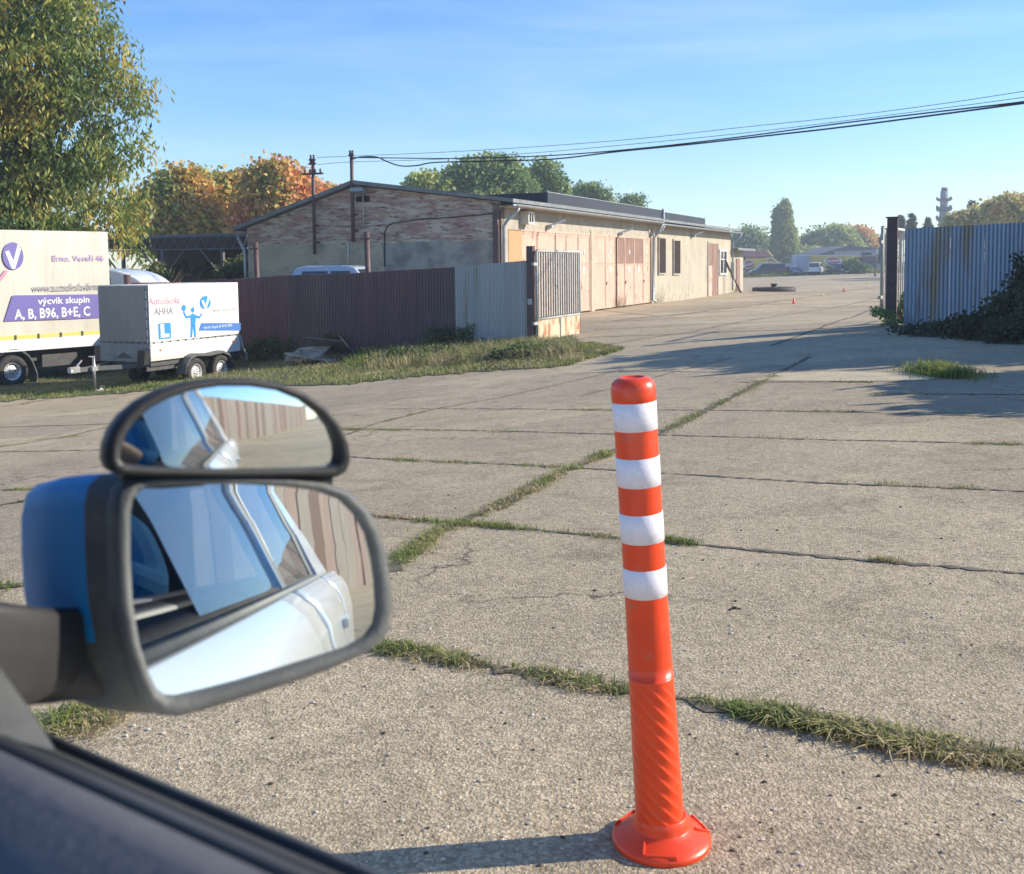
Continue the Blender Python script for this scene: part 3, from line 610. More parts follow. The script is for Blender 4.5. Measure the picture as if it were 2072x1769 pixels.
mb = MB(); mb.prism([(gt_l-.3, -.6), (gt_l, -.6), (gt_l, gz_l), (gt_l-.3, gz_l)], .301, sB, axis='x'); mb.prism([(0.3, -.6), (gt_l-.3, -.6), (gt_l-.3, gz_l), (ap_t, ap_z), (.3, EV)], sB-.3, sB, axis='x'); mb.build('wall', M['plaster'], B)
# long front wall: openings are recessed; wall pieces fill between them
doors_top = 3.02
leafs = [(1056,1089),(1089,1124.5),(1125.5,1147),(1147,1171),(1171,1194.5),(1203,1226),(1226,1246),(1249,1265),(1265,1284),(1284,1302),(1302,1317)]
S = lambda px: W_(px, 540)[0]
s_o0, s_o1 = S(1029), S(1056)
bays = [(s_o0, S(1194.5)), (S(1203), S(1317))]
mb = MB()
x = 0.0
for a, b_ in bays:
    mb.box(x, a, 0, .3, -.6, EV-.02); mb.box(a, b_, 0, .3, doors_top, EV-.02); mb.box(a, b_, .25, .3, -.6, doors_top); x = b_
mb.box(x, sA, 0, .3, -.6, EV-.02)
mb.build('front_wall', M['lintel'], B)
mb = MB(); mb.box(s_o0+.02, s_o1-.02, -.01, .03, -.1, doors_top-.02); mb.build('boarded_panel', M['osb'], B)
for k, (pa, pb) in enumerate(leafs):
    a, b_ = S(pa), S(pb); L = b_-a
    d = MB(); up = 1 if (7 <= k <= 9) else 0
    d.box(a+.012, b_-.012, .02, .06, .03, 1.86, 0); d.box(a+.012, b_-.012, .02, .06, 1.88, doors_top-.03, up)
    for (u0, u1, z0, z1) in [(a+.015, a+.07, .03, doors_top-.03), (b_-.07, b_-.015, .03, doors_top-.03)]: d.box(u0, u1, .004, .0199, z0, z1, 0)
    for z0 in (.04, 1.80, doors_top-.11): d.box(a+.072, b_-.072, .006, .0199, z0, z0+.07, up if z0 > 2 else 0)
    o = d.build('door_leaf', [M['salmon'], M['rustdoor']], B)
    if k in (2, 4, 6, 8, 10):
        h = MB(); c = a+.14 if k != 8 else b_-.2
        h.lathe([(0, 0), (.07, 0), (.07, .008), (0, .008)], 14, Matrix.Translation((a+L*.5, .0190, 2.35)) @ Matrix.Rotation(R(90), 4, 'X') @ Matrix.Scale(1.9, 4, (0, 1, 0))); h.build('oval_plate', M['white'], o)
        h = MB(); h.box(a+.03, a+.06, -.03, .003, 1.0, 1.12); h.bar((a+.045, -.03, 1.1), (a+.16, -.03, 1.1), .02); h.build('handle', M['brownsteel'], o)
    if k in (4, 6, 8, 9):
        h = MB(); h.box(a+L*.4, a+L*.4+.2, .0135, .0195, 1.5, 1.77); h.build('notice', M['white'], o)
# door frames
fr = MB()
for a, b_ in [(s_o1, bays[0][1]), bays[1]]:
    fr.box(a-.05, b_+.0, -.012, .03, doors_top-.03, doors_top+.05)
    fr.box(b_-.03, b_+.03, -.010, .03, -.1, doors_top-.031)
fr.build('door_frame', M['salmon'], B)
pl_ = MB(); pl_.box(S(1194.5)+.04, S(1203)-.04, -.03, -.001, -.3, 3.2); pl_.build('pillar', M['plaster'], B)
# second section with barred windows, a door and a white window
mb = MB(); mb.box(sA+.001, sB, .02, .3, -.6, EV-.35); mb.box(sA+.001, sB, .05, .3, EV-.35, EV-.02); mb.build('front_wall', M['plaster'], B)
for pa, pb, ya, yb in [(1332,1345,482,553),(1362,1374.5,487,554)]:
    a, b_ = S(pa), S(pb); z1 = W_(pa, ya)[1]; z0 = W_(pa, yb)[1]
    w = MB(); w.box(a, b_, -.005, .02, z0, z1); wo = w.build('window', M['darkhole'], B)
    f = MB(); f.box(a-.07, b_+.07, -.06, .015, z1, z1+.07); f.box(a-.07, b_+.07, -.06, .015, z0-.07, z0); f.box(a-.07, a, -.06, .015, z0, z1); f.box(b_, b_+.07, -.06, .015, z0, z1); f.build('frame', M['lintel'], wo)
    q = MB(); n_ = 6
    for i in range(n_): u = a+(b_-a)*(i+.5)/n_; q.box(u-.018, u+.018, -.055, -.03, z0+.001, z1-.001)
    for i in range(14): z = z0+(z1-z0)*(i+.5)/14; q.box(a+.001, b_-.001, -.029, -.012, z-.012, z+.012)
    q.build('grille', M['brownsteel'], wo)
a, b_ = S(1433), S(1452); zt = W_(1440, 494)[1]
d = MB(); d.box(a, a+(b_-a)*.42, -.01, .02, -.1, zt*.57); d.box(a, a+(b_-a)*.42, -.01, .02, zt*.58, zt, 1); d.box(a+(b_-a)*.44, b_, -.012, .02, -.1, zt, 1); d.build('door', [M['salmon'], M['rustdoor']], B)
f = MB(); f.box(a-.12, b_+.12, -.04, .02, zt+.01, zt+.12); f.box(a-.12, a-.01, -.04, .019, -.1, zt); f.box(b_+.01, b_+.12, -.04, .019, -.1, zt); f.build('door_frame', M['lintel'], B)
a, b_ = S(1456.5), S(1469); z1 = W_(1460, 509)[1]; z0 = W_(1460, 553)[1]
w = MB(); w.box(a, b_, 0.0, .02, z0, z1); wo = w.build('window', M['glass'], B)
f = MB(); f.box(a-.16, a, -.05, .019, z0-.12, z1+.12); f.box(b_, b_+.16, -.05, .019, z0-.12, z1+.12); f.box(a, b_, -.05, .019, z1, z1+.12); f.box(a, b_, -.08, .019, z0-.12, z0); f.box((a+b_)/2-.05, (a+b_)/2+.05, -.03, -.001, z0, z1); f.box(a, (a+b_)/2-.05, -.03, -.001, z0+(z1-z0)*.62, z0+(z1-z0)*.66); f.box((a+b_)/2+.05, b_, -.03, -.001, z0+(z1-z0)*.62, z0+(z1-z0)*.66); f.build('frame', M['white'], wo)
# roof sheets over the gable, eaves, gutters and downpipes
rf = MB(); ov = .55; k1 = (ap_z-EV)/ap_t; k2 = (ap_z-gz_l)/(gt_l-ap_t)
prof = [(-ov, EV-k1*ov+.03), (ap_t, ap_z+.03), (gt_l+.45, gz_l-k2*.45+.03), (gt_l+.45, gz_l-k2*.45+.16), (ap_t, ap_z+.17), (-ov, EV-k1*ov+.15)]
rf.prism(prof, -.28, sA-.01, axis='x'); rf.prism([(p[0], p[1]-.03) for p in prof], sA+.02, sB+.3, axis='x'); rf.build('roof', M['roof'], B)
so_ = MB(); so_.box(-.2, sA, -ov+.03, -.001, EV-.16, EV-.135); so_.box(sA+.03, sB+.2, -ov+.03, -.001, EV-.18, EV-.155); so_.build('soffit', M['lintel'], B)
dk_ = MB(); dk_.prism([(1.6, 3.9), (1.6, 4.72), (5.3, 4.72), (5.3, 4.3)], 8.05, 24.9, axis='x'); dk_.prism([(1.65, 3.9), (1.65, 4.66), (5.3, 4.66), (5.3, 4.3)], 24.92, sB, axis='x'); dk_.build('raised_roof', M['slate'], B)
tr_ = MB(); tr_.box(8.0, 24.95, 1.58, 1.66, 4.722, 4.745); tr_.box(24.8, 25.0, 1.5, 1.62, 4.0, 4.80); tr_.build('flashing', M['galv'], B)
rod = MB(); s_r = 20.0; rod.tube([(s_r, 1.9, 4.7), (s_r, 1.9, 5.9)], .012, 6); rod.build('rod', M['steel'], B)
def gutter(x0, x1, y, z):
    gm = MB(); n_ = 8; pr = [(.075*math.cos(a), .075*math.sin(a)) for a in [math.pi+math.pi*i/n_ for i in range(n_+1)]]+[(.065*math.cos(a), .065*math.sin(a)+.004) for a in [2*math.pi-math.pi*i/n_ for i in range(n_+1)]]
    gm.prism([(y+p, z+q) for p, q in pr], x0, x1, axis='x')
    k = x0
    while k < x1: gm.box(k, k+.03, y-.082, y+.082, z-.005, z+.012); k += .9
    gm.build('gutter', M['galv'], B)
gutter(-.25, sA-.1, -ov-.05, EV-.10); gutter(sA+.15, sB+.35, -ov-.05, EV-.17)
def pipe(pts, r=.05):
    p = MB(); p.tube(pts, r, 10)
    p.build('downpipe', M['galv'], B)
pipe([(.06, -ov-.05, EV-.2), (.04, -ov+.02, EV-.32), (-.02, -.2, EV-.62), (-.06, -.12, EV-.8), (-.06, -.1, .1)])
pipe([(sA-.12, -ov-.03, EV-.2), (sA-.1, -.35, EV-.55), (sA-.08, -.12, EV-.8), (sA-.08, -.09, .15), (sA-.02, -.25, .02)])
pipe([(sA+.2, -ov-.03, EV-.25), (sA+.2, -.35, EV-.55), (sA+.14, -.1, EV-.8), (sA+.14, -.07, .15), (sA+.2, -.2, .02)])
pipe([(sB+.3, -ov-.05, EV-.25), (sB+.3, -.4, EV-.5), (sB+.08, -.1, EV-.75), (sB+.08, -.08, .1)])
pipe([(-.1, gt_l+.35, gz_l-.25), (-.1, gt_l+.3, gz_l-.4), (-.12, gt_l+.06, gz_l-.8), (-.08, gt_l+.04, 0)])
cn = MB(); cn.box(-.2, -.04, .05, .21, -.4, EV-.25); cn.build('corner_post', M['brownsteel'], B)
# lamps under the eaves
for px, py in ((1127, 451), (1268, 467), (1412, 473), (1330, 469)):
    s_, z = W_(px, py, -.3); L_ = MB(); L_.bar((s_-.1, -.05, z-.1), (s_+.28, -.5, z+.1), .14, .07); L_.bar((s_-.1, -.02, z-.1), (s_-.1, -.12, z-.1), .05, .05); L_.cbox((s_-.22, -.12, z-.14), (.14, .2, .12)); L_.build('floodlight', M['galv'], B)
s_, z = W_(1067, 441, -.15); L_ = MB(); L_.box(s_-.25, s_+.25, -.3, -.001, z-.22, z+.2); lo = L_.build('vent_box', M['white'], B)
L_ = MB(); L_.box(s_-.17, s_-.03, -.31, -.3015, z-.14, z+.1); L_.box(s_+.04, s_+.17, -.31, -.3015, z-.14, z+.1); L_.build('opening', M['darkhole'], lo)
# gable fittings: lamp, conduit, cables on the wall
t_, z = Gb(734, 388); L_ = MB(); L_.cbox((-.28, t_, z), (.3, .5, .12), 0, Matrix.Rotation(R(20), 4, 'Y')); L_.bar((-.15, t_, z+.05), (0, t_, z+.1), .05); L_.build('wall_lamp', M['galv'], B)
def walltube(pp, r, m, nm):
    q = MB(); q.tube([(-.03, *Gb(x_, y_)) for x_, y_ in pp], r, 6); q.build(nm, m, B)
walltube([(735,394),(737,456)], .02, M['white'], 'conduit'); walltube([(738,456),(795,451)], .02, M['white'], 'conduit')
walltube([(795,452),(785,458),(779,470),(779,540)], .02, M['cable'], 'wall_cable'); walltube([(790,453),(815,449),(850,444),(900,441),(950,437),(1003,432)], .018, M['cable'], 'wall_cable')
walltube([(706,490),(705,540)], .03, M['white'], 'conduit')
for px, py in ((727, 403), (742, 403)):
    t_, z = Gb(px, py); L_ = MB(); L_.box(-.004, .01, t_-.12, t_+.12, z-.1, z+.1); L_.build('wall_opening', M['darkhole'], B)
# third, lower annex at the far end
An = thing('annex_building', 'small low annex with a brown door at the far end of the garages', 'building', B.location + Matrix.Rotation(BANG, 3, 'Z') @ Vector((sB+.35, 0, 0)), BANG)
m_ = MB(); m_.box(0, 5, .3, 5, -.6, 2.75); m_.build('wall', M['plaster'], An)
m_ = MB(); m_.prism([(-.45, 2.62), (5.3, 3.2), (5.3, 3.3), (-.45, 2.75)], -.3, 5.4, axis='x'); m_.build('roof', M['roof'], An)
m_ = MB(); m_.box(2.6, 3.7, .25, .298, -.1, 2.1); m_.build('door', M['rustdoor'], An)
m_ = MB(); m_.box(.7, 1.9, .27, .298, .9, 1.9); m_.build('window', M['glass'], An)

# ---------------------------------------------------------------- masts on the gable and overhead cables
def mast(label, px, ytop, ybot, r, arms):
    t0, z0 = Gb(px+4, ybot, -.25); t1, z1 = Gb(px, ytop, -.25)
    base = B.matrix_world if False else (Matrix.Translation(B.location) @ Matrix.Rotation(BANG, 4, 'Z'))
    t = thing('cable_mast', label, 'mast', base @ Vector((-.25, t0, z0)), BANG, 'masts fixed to the gable')
    H = z1-z0; q = MB(); q.tube([(0, 0, 0), (0, t1-t0, H)], [r*1.1, r], 10); q.build('pole', M['brownsteel'], t)
    for hh in (.12, .3): q = MB(); q.box(0, .26, -.05, .05, H*hh, H*hh+.06); q.build('bracket', M['brownsteel'], t)
    for dz, half, n_ in arms:
        a_ = MB(); a_.box(-.04, .04, -half, half, H-dz, H-dz+.06)
        for i in range(n_):
            y_ = -half+2*half*(i+.5)/n_; a_.lathe([(.02, 0), (.045, .03), (.025, .06), (.045, .1), (.02, .14)], 8, Matrix.Translation((0, y_, H-dz+.06)))
        a_.build('crossarm', M['brownsteel'], t)
    return t
mast('tall mast with a crossarm of insulators left on the gable', 633, 324, 515, .055, [(.5, .42, 4), (.02, .12, 2), (.16, .14, 2)])
mast('slimmer tall mast just left of the roof ridge', 711, 309, 490, .06, [(.12, .1, 2)])
def cable(label, pts, r, Ys):
    c = MB(); n_ = len(pts); P = []
    for i, (x_, y_) in enumerate(pts):
        u = (x_-pts[0][0])/(pts[-1][0]-pts[0][0]); P.append(at(x_, y_, Ys[0]+(Ys[1]-Ys[0])*u))
    # smooth the hand-placed points
    Q = []
    for i in range(n_-1):
        p0, p1, p2, p3 = P[max(i-1, 0)], P[i], P[i+1], P[min(i+2, n_-1)]
        for k in range(8):
            t = k/8; Q.append(.5*((2*p1)+(p2-p0)*t+(2*p0-5*p1+4*p2-p3)*t*t+(3*p1-p0-3*p2+p3)*t**3))
    Q.append(P[-1]); c.tube(Q, r, 6); tag(c.build('overhead_cable', M['cable']), label, 'cable', 'overhead cables')
cable('lowest thick cable looping down right of the mast', [(714,322),(730,318),(762,318),(785,328),(812,336),(845,335),(880,329),(990,326),(1120,322),(1250,307),(1400,292),(1560,274),(1700,258),(1900,232),(2072,209),(2300,178)], .022, (35.3, 20))
cable('thick cable running straight beneath the thin wires', [(712,319),(800,320),(900,321),(1000,319),(1130,314),(1300,300),(1500,277),(1700,250),(1900,226),(2072,206),(2300,174)], .018, (35.3, 20))
cable('topmost thin wire crossing the sky to the upper right', [(641,319),(711,316),(900,308),(1100,296),(1300,280),(1500,258),(1700,237),(1900,211),(2072,185),(2300,150)], .008, (36, 22))
cable('second thin wire just below the topmost one', [(643,333),(711,328),(900,322),(1100,308),(1300,290),(1500,270),(1700,246),(1900,220),(2072,197),(2300,160)], .008, (36, 22))

# ================================================================ FENCES AND GATE
FA = math.atan2(-.403, .915); F0 = Vector((-1.4, 26, 0)); FD = Vector((.915, -.403, 0)).normalized()
def fence_px(px): # distance along the fence line for a photo column
    P = hitp(px, 540, F0, Vector((.403, .915, 0)).normalized()); return (P-F0).dot(FD)
def corr(x0, x1, zt0, zt1, pitch, amp, zb0, zb1, sharp=False, per=8, y0=0.0):
    q = MB(); n_ = max(2, int((x1-x0)/pitch*per)); vs = []
    for i in range(n_+1):
        u = i/n_; x_ = x0+(x1-x0)*u; w_ = math.sin(2*math.pi*x_/pitch)
        if sharp: w_ = max(-1, min(1, w_*2.2))
        for z_ in (zb0+(zb1-zb0)*u, zt0+(zt1-zt0)*u): vs.append((x_, y0+w_*amp, z_))
    q.add(vs, [(2*i, 2*i+2, 2*i+3, 2*i+1) for i in range(n_)], 0, not sharp); return q
M['brownfence'] = mat('brown_sheet', (.125, .078, .082), (.08, .055, .06), .5, .62, stretch=(4, 4, .25), extra=[((.17, .10, .10), 3, .58, .75), ((.05, .035, .04), 1.6, .6, .8)])
M['maroonfence'] = mat('maroon_sheet', (.145, .07, .078), (.105, .058, .064), .8, .62, stretch=(4, 4, .25), extra=[((.2, .12, .12), 3, .58, .75)])
M['zincfence'] = mat('zinc_sheet', (.40, .405, .395), (.33, .335, .325), 1.5, .6, metal=.1, stretch=(4, 4, .22), extra=[((.27, .245, .14), 1.3, .56, .74)])
M['zincrust'] = mat('rusty_zinc_sheet', (.30, .37, .45), (.25, .31, .39), 1.4, .5, metal=.3, stretch=(3, 3, .3), extra=[((.29, .235, .17), .9, .5, .64), ((.24, .15, .09), 2.0, .62, .76), ((.42, .5, .58), 3, .62, .75)])
def fence_thing(name, label, t0):
    P = F0+FD*t0; return thing(name, label, 'fence', (P.x, P.y, gz(P.x, P.y)), FA)
def ztop(px, py, t): P = F0+FD*t; return at(px, py, P.y).z
tL = fence_px(300); fb = fence_thing('sheet_metal_fence', 'dark brown corrugated sheet fence behind the covered trailers', 0)
z0w = fb.location.z; zr = ztop(925, 541, 0)-z0w; zl = ztop(300, 573, tL)-z0w; sl_ = (zr-zl)/(0-tL)
edges = [-14.5, -11.5, -9.2, -7.1, -5.05, -3.1, -1.15, 0]; rnd = random.Random(3)
for i, (a, b_) in enumerate(zip(edges, edges[1:])):
    Pa, Pb = F0+FD*a, F0+FD*b_
    corr(a+.004, b_-.004, zr+sl_*a+rnd.uniform(-.025, .02), zr+sl_*b_+rnd.uniform(-.025, .02), .085, .012, gz(Pa.x, Pa.y)-z0w-.25, gz(Pb.x, Pb.y)-z0w-.25, True, 8, rnd.uniform(-.008, .008)).build('panel', M['maroonfence'] if i in (3, 5) else M['brownfence'], fb)
rl = MB(); rl.box(-14.5, 0, .03, .09, zr+sl_*-7-.3, zr+sl_*-7-.24); rl.build('rail', M['brownsteel'], fb)
fz = fence_thing('sheet_metal_fence', 'pale zinc corrugated fence panel beside the left gate post', 0)
tP = fence_px(1070); zr2 = ztop(1065, 527, tP)-z0w; zl2 = ztop(927, 540, 0)-z0w-.0
for a, b_ in ((0, tP*.5), (tP*.5, tP-.05)):
    corr(a+.004, b_, zl2+(zr2-zl2)*a/tP, zl2+(zr2-zl2)*b_/tP, .076, .011, -.2, -.2, False, 8, -.02).build('panel', M['zincfence'], fz)
for hh in (.4, 1.5): rl = MB(); rl.box(0, tP-.06, .03, .08, hh, hh+.06); rl.build('rail', M['brownsteel'], fz)
# tall posts standing behind the brown fence
for px, ty, lab, w in ((522, 491, 'reddish steel post with a bracket at the left end of the gable', .14), (747, 470, 'dark steel post with a bracket standing behind the fence middle', .15)):
    tt = fence_px(px); P = F0+FD*tt+Vector((.1, 1.2, 0)); P.x = at(px, 540, P.y).x; zt = at(px, ty, P.y).z; g0 = gz(P.x, P.y)
    t = thing('steel_post', lab, 'post', (P.x, P.y, g0), FA, 'tall posts behind the fence'); q = MB(); q.tube([(0, 0, -.2), (-.06, 0, zt-g0)], w/2, 12); q.build('post', M['brownsteel'], t)
    q = MB(); q.box(-.22, .1, -.09, -.05, zt-g0-.2, zt-g0-.15); q.build('bracket', M['brownsteel'], t)
# gate
def gatepost(px, ty, label, w, cap=False):
    tt = fence_px(px); P = F0+FD*tt; g0 = gz(P.x, P.y); zt = at(px, ty, P.y).z
    t = thing('gate_post', label, 'post', (P.x, P.y, g0), FA, 'gate posts'); H = zt-g0
    q = MB(); q.box(-w/2, w/2, -w/2, w/2, -.3, H); q.build('post', M['brownsteel'], t, bevel=.008)
    if cap: q = MB(); q.box(-w/2-.03, w/2+.03, -w/2-.03, w/2+.03, H, H+.02); q.build('cap', M['brownsteel'], t)
    return t, H
gp1, H1 = gatepost(1074, 498, 'brown square left gate post beside the zinc sheet', .17)
q = MB(); q.box(-.05, .06, -.1, -.086, H1*.41, H1*.41+.14); q.build('lock_plate', M['galv'], gp1)
gp2, H2 = gatepost(1805, 441, 'taller capped grey brown right gate post', .21, True)
M['gatebar'] = mat('grey_gate_bar', (.42, .42, .38), (.32, .31, .27), 9, .55, extra=[((.25, .13, .08), 6, .66, .72)])
M['gaterust'] = mat('rusty_cream_plate', (.58, .48, .33), (.5, .4, .27), 5, .7, stretch=(2, 2, .8), extra=[((.36, .16, .07), 2.2, .5, .58), ((.2, .09, .05), 6, .62, .7)])
def gleaf(P0, ang, L, H, zb, nb, label, plate):
    t = thing('gate_leaf', label, 'gate', P0, ang, 'barred gate leaves'); pz = zb+(.52 if plate else .1)
    q = MB()
    for x_ in (0, L): q.tube([(x_, 0, zb), (x_, 0, H)], .035, 8)
    q.tube([(0, 0, H), (L, 0, H)], .035, 8); q.tube([(0, 0, pz), (L, 0, pz)], .03, 8)
    if plate: q.box(L*.5-.03, L*.5+.03, -.045, -.021, zb, pz-.03)
    q.box(-.25, 0, -.03, .03, H-.35, H-.28); q.box(-.25, 0, -.03, .03, zb+.4, zb+.47)
    q.build('frame', M['gatebar'], t)
    for i in range(nb):
        x_ = L*(i+.7)/(nb+.4); b_ = MB(); hw = .019 if plate else .013; b_.box(x_-hw, x_+hw, -hw, hw, pz, H); b_.build('bar', M['gatebar'], t)
    if plate: b_ = MB(); b_.box(.03, L-.03, -.02, .0, zb, pz-.031); b_.build('kick_plate', M['gaterust'], t)
    return t
P = F0+FD*(fence_px(1086)); g0 = gz(P.x, P.y); E_ = gz(P.x+1.2, P.y+2.7)
z1 = at(1087, 508, P.y).z-g0
gleaf((P.x, P.y, g0), math.atan2(.915, .403)+.0, 3.0, z1, .08, 18, 'open barred left gate leaf with a rusty cream plate at its foot', True)
P = at(1786, 460, 22.4); g0 = gz(P.x, P.y)
gleaf((P.x, P.y, g0), math.atan2(.87, .5), 3.1, P.z-g0, .15, 11, 'barred right gate leaf swung open behind the capped post', False)
# right fence, pale blue grey and rusty
fr_ = fence_thing('sheet_metal_fence', 'blue grey corrugated fence with rust stains right of the gate', fence_px(1830))
a = 0; zt_ = at(1832, 463, fr_.location.y).z-fr_.location.z; P_ = F0+FD*fence_px(2060); ze = at(2060, 451, P_.y).z-fr_.location.z; Lr = fence_px(2060)-fence_px(1830)
k_ = (ze-zt_)/Lr
for a, b_ in ((0, .88), (.88, 1.52), (1.52, 2.4), (2.4, 3.3), (3.3, 4.2), (4.2, 5.1), (5.1, 7), (7, 9)):
    corr(a, b_-.003, zt_+k_*a, zt_+k_*b_, .076, .0075, -.3, -.3, False, 8, rnd.uniform(-.015, .0)).build('panel', M['zincrust'], fr_)
rl = MB(); rl.box(0, 9, .03, .08, 1.5, 1.56); rl.build('rail', M['brownsteel'], fr_)

# ================================================================ SHRUBS, WEEDS, BRAMBLES
def shrub(name, label, parts, base, lm, n, per, size, crad, seed, cat='shrub', group=None, stems=14):
    return tree(name, label, parts, base, lm, n, per, size, crad, seed, .03, .2, group, .6, .3, None, cat, stems)
def E3(px, py, Y, rx, ry, rz):  P = at(px, py, Y); return (P.x, P.y, P.z, rx, rz, ry)
b1 = base_at(1930, 19.2)
shrub('bramble_hedge', 'dark low bramble hedge along the foot of the right fence', [E3(1850,702,19.3,.75,.38,1.2), E3(1930,700,18.4,.9,.42,1.3), E3(2020,690,17.4,1.0,.55,1.4), E3(1810,700,20,.35,.35,.6), E3(2090,680,16.5,1.,.7,1.4)], b1, M['ivy'], 520, 60, .085, .22, 71)
shrub('elder_bush', 'tall dark bush at the right edge hiding the fence', [E3(2095,560,18.0,.34,.42,.5), E3(2080,620,18.2,.38,.35,.6), E3(2120,640,17.5,.6,.8,.7), E3(2060,665,18.2,.4,.25,.6), E3(2030,615,18.3,.22,.07,.2)], base_at(2070, 18), M['ivy'], 330, 60, .1, .2, 72)
shrub('climbing_bramble', 'bramble with sunlit leaves climbing the right gate leaf', [E3(1838,620,22.6,.16,.35,.25), E3(1828,640,22.6,.25,.2,.3), E3(1796,650,21.6,.14,.28,.15), E3(1780,632,21.6,.14,.05,.1)], base_at(1820, 22.3), M['green'], 90, 34, .08, .13, 73)
shrub('tall_shrub', 'tall shrub growing beside the yard entrance on the right, beyond the hedge', [(11.4,15.4,1.9,1.2,1.5,2.0), (11.6,13.4,1.2,1.0,1.1,1.3), (12.4,17.4,2.2,1.3,1.5,2.5), (11.2,17.6,1.0,.8,.8,1.3), (13.0,19.2,2.4,1.4,1.2,2.6), (11.3,16.2,1.2,.9,1.6,1.6), (11.0,14.2,1.0,.7,1.4,1.2)], (11.8, 15.5, 0), M['ivy'], 2300, 50, .27, .4, 74)
shrub('tall_shrub', 'shrub at the right border of the paving, nearest the viewer', [(9.0,11.2,.9,.9,1.0,1.3), (8.8,9.7,.9,.9,1.1,1.35), (9.4,8.6,.8,.9,.9,1.1)], (9.1, 10.2, 0), M['ivy'], 1500, 44, .26, .35, 75)
bw = Acc()
tags = [('weeds growing against the brown fence left of the dumped boards', 575, 600, [(560,715),(600,700),(530,725)], 1), ('tall weeds on the fence right of the dumped boards', 720, 760, [(735,700),(770,705),(705,690)], 2),
        ('broad bramble clump under the zinc fence panel', 950, 1000, [(940,690),(985,700),(905,705)], 3), ('tangled bramble at the foot of the left gate post', 1050, 1100, [(1060,712),(1085,718),(1035,716)], 4),
        ('low weeds spreading in the middle of the verge', 830, 860, [(830,718),(880,722),(800,728)], 6)]
for lab, x0, x1, cs, sd_ in tags:
    Pp = gp(cs[0][0], cs[0][1]+14); parts = []
    for cx, cy in cs: P = at(cx, cy, Pp.y+(.4 if sd_ not in (4, 7) else 0)); big = sd_ in (1, 2, 3); parts.append((P.x, P.y, gz(P.x, P.y)+(.2 if big else .08), (.75 if big else .5), .45, .36 if big else .12))
    shrub('weed_clump', lab, parts, (Pp.x, Pp.y, Pp.z), M['weed'], 140, 46, .075, .16, 80+sd_, 'weed', 'weeds along the fence', 10)
# dry stalks at the foot of the garage wall
st = MB(); rr = random.Random(77)
for _ in range(70):
    s_ = rr.choice([sA+.5+rr.gauss(0, .5), sA+4+rr.gauss(0, 1.2), sB+.4+rr.gauss(0, .5), S(1250)+rr.gauss(0, .4)]); h = rr.uniform(.2, .8)
    p0 = Vector((s_, -.12-rr.random()*.2, 0)); p1 = p0+Vector((rr.uniform(-.3, .3), -.1, h)); st.tube([p0, p0.lerp(p1, .5)+Vector((0, 0, .08)), p1+Vector((.1, 0, -.05))], [.006, .005, .002], 4)
so2 = st.build('dry_weeds', M['grassdry']); so2.location = B.location; so2.rotation_euler = (0, 0, BANG); tag(so2, kind='stuff')
# leaning sticks at the end of the wall
lk = MB()
for k in range(3): lk.bar((sB-1.6+.2*k, -.9, 0), (sB-2.2+.15*k, -.06, 2.2-.2*k), .05)
lo_ = lk.build('leaning_sticks', M['brownsteel']); lo_.location = B.location; lo_.rotation_euler = (0, 0, BANG); tag(lo_, 'thin poles leaning on the wall beside the far downpipe', 'poles')
# dumped boards in the verge
Pd = gp(645, 735); db = thing('dumped_boards', 'heap of dumped broken boards lying in the weeds before the fence', 'debris', tuple(Pd), FA)
M['board'] = mat('grey_board', (.34, .32, .27), (.22, .21, .18), 5, .85); M['boarddk'] = mat('dark_board', (.12, .12, .11), (.07, .07, .065), 4, .8)
for (c, sz, rx, ry, m_) in [((-.35, .1, .24), (1.1, .7, .03), 22, -8, 'board'), ((.15, .3, .42), (1.2, .7, .03), -30, 4, 'boarddk'), ((.75, .25, .36), (.5, .75, .03), -35, 40, 'boarddk'), ((-.1, -.15, .15), (1.5, .2, .05), 0, 6, 'board'), ((-.7, -.05, .2), (.5, .12, .1), 10, -25, 'board')]:
    q = MB(); q.cbox(c, sz, 0, Matrix.Rotation(R(rx), 4, 'X') @ Matrix.Rotation(R(ry), 4, 'Y')); q.build('board', M[m_], db)
br_ = MB(); rr = random.Random(6)
for _ in range(150):
    p = gp(rr.uniform(560, 1090), rr.uniform(715, 752)); d_ = Vector((rr.uniform(-.5, .5), rr.uniform(-.3, .3), rr.uniform(.02, .3))); p.z += .03
    br_.tube([p, p+d_*.5+Vector((0, 0, .08)), p+d_], [.008, .006, .003], 4)
tag(br_.build('brushwood', M['twig']), kind='stuff')

# ================================================================ LETTERING AND FLAT MARKS
def txt(s, x0, x1, z0, z1, y, m, parent, name='lettering', bold=0.0, n=Vector((0, -1, 0)), shear=0):
    cu = bpy.data.curves.new(name, 'FONT'); cu.body = s; cu.offset = bold; cu.shear = shear; cu.resolution_u = 2
    o = bpy.data.objects.new(name, cu); COL.objects.link(o)
    dg = bpy.context.evaluated_depsgraph_get(); me = bpy.data.meshes.new_from_object(o.evaluated_get(dg))
    bpy.data.objects.remove(o); V = [v.co.copy() for v in me.vertices]
    a0 = min(v.x for v in V); a1 = max(v.x for v in V); b0 = min(v.y for v in V); b1 = max(v.y for v in V)
    for v in me.vertices: v.co = (x0+(v.co.x-a0)/(a1-a0)*(x1-x0), y, z0+(v.co.y-b0)/(b1-b0)*(z1-z0))
    me.materials.clear(); me.materials.append(m)
    o = bpy.data.objects.new(name, me); COL.objects.link(o); o.parent = parent; return o
def flat(polys, y, m, parent, name, mats=None):
    q = MB()
    for p in polys: q.add([(a, y, b_) for a, b_ in p], [tuple(range(len(p)))])
    return q.build(name, m, parent)
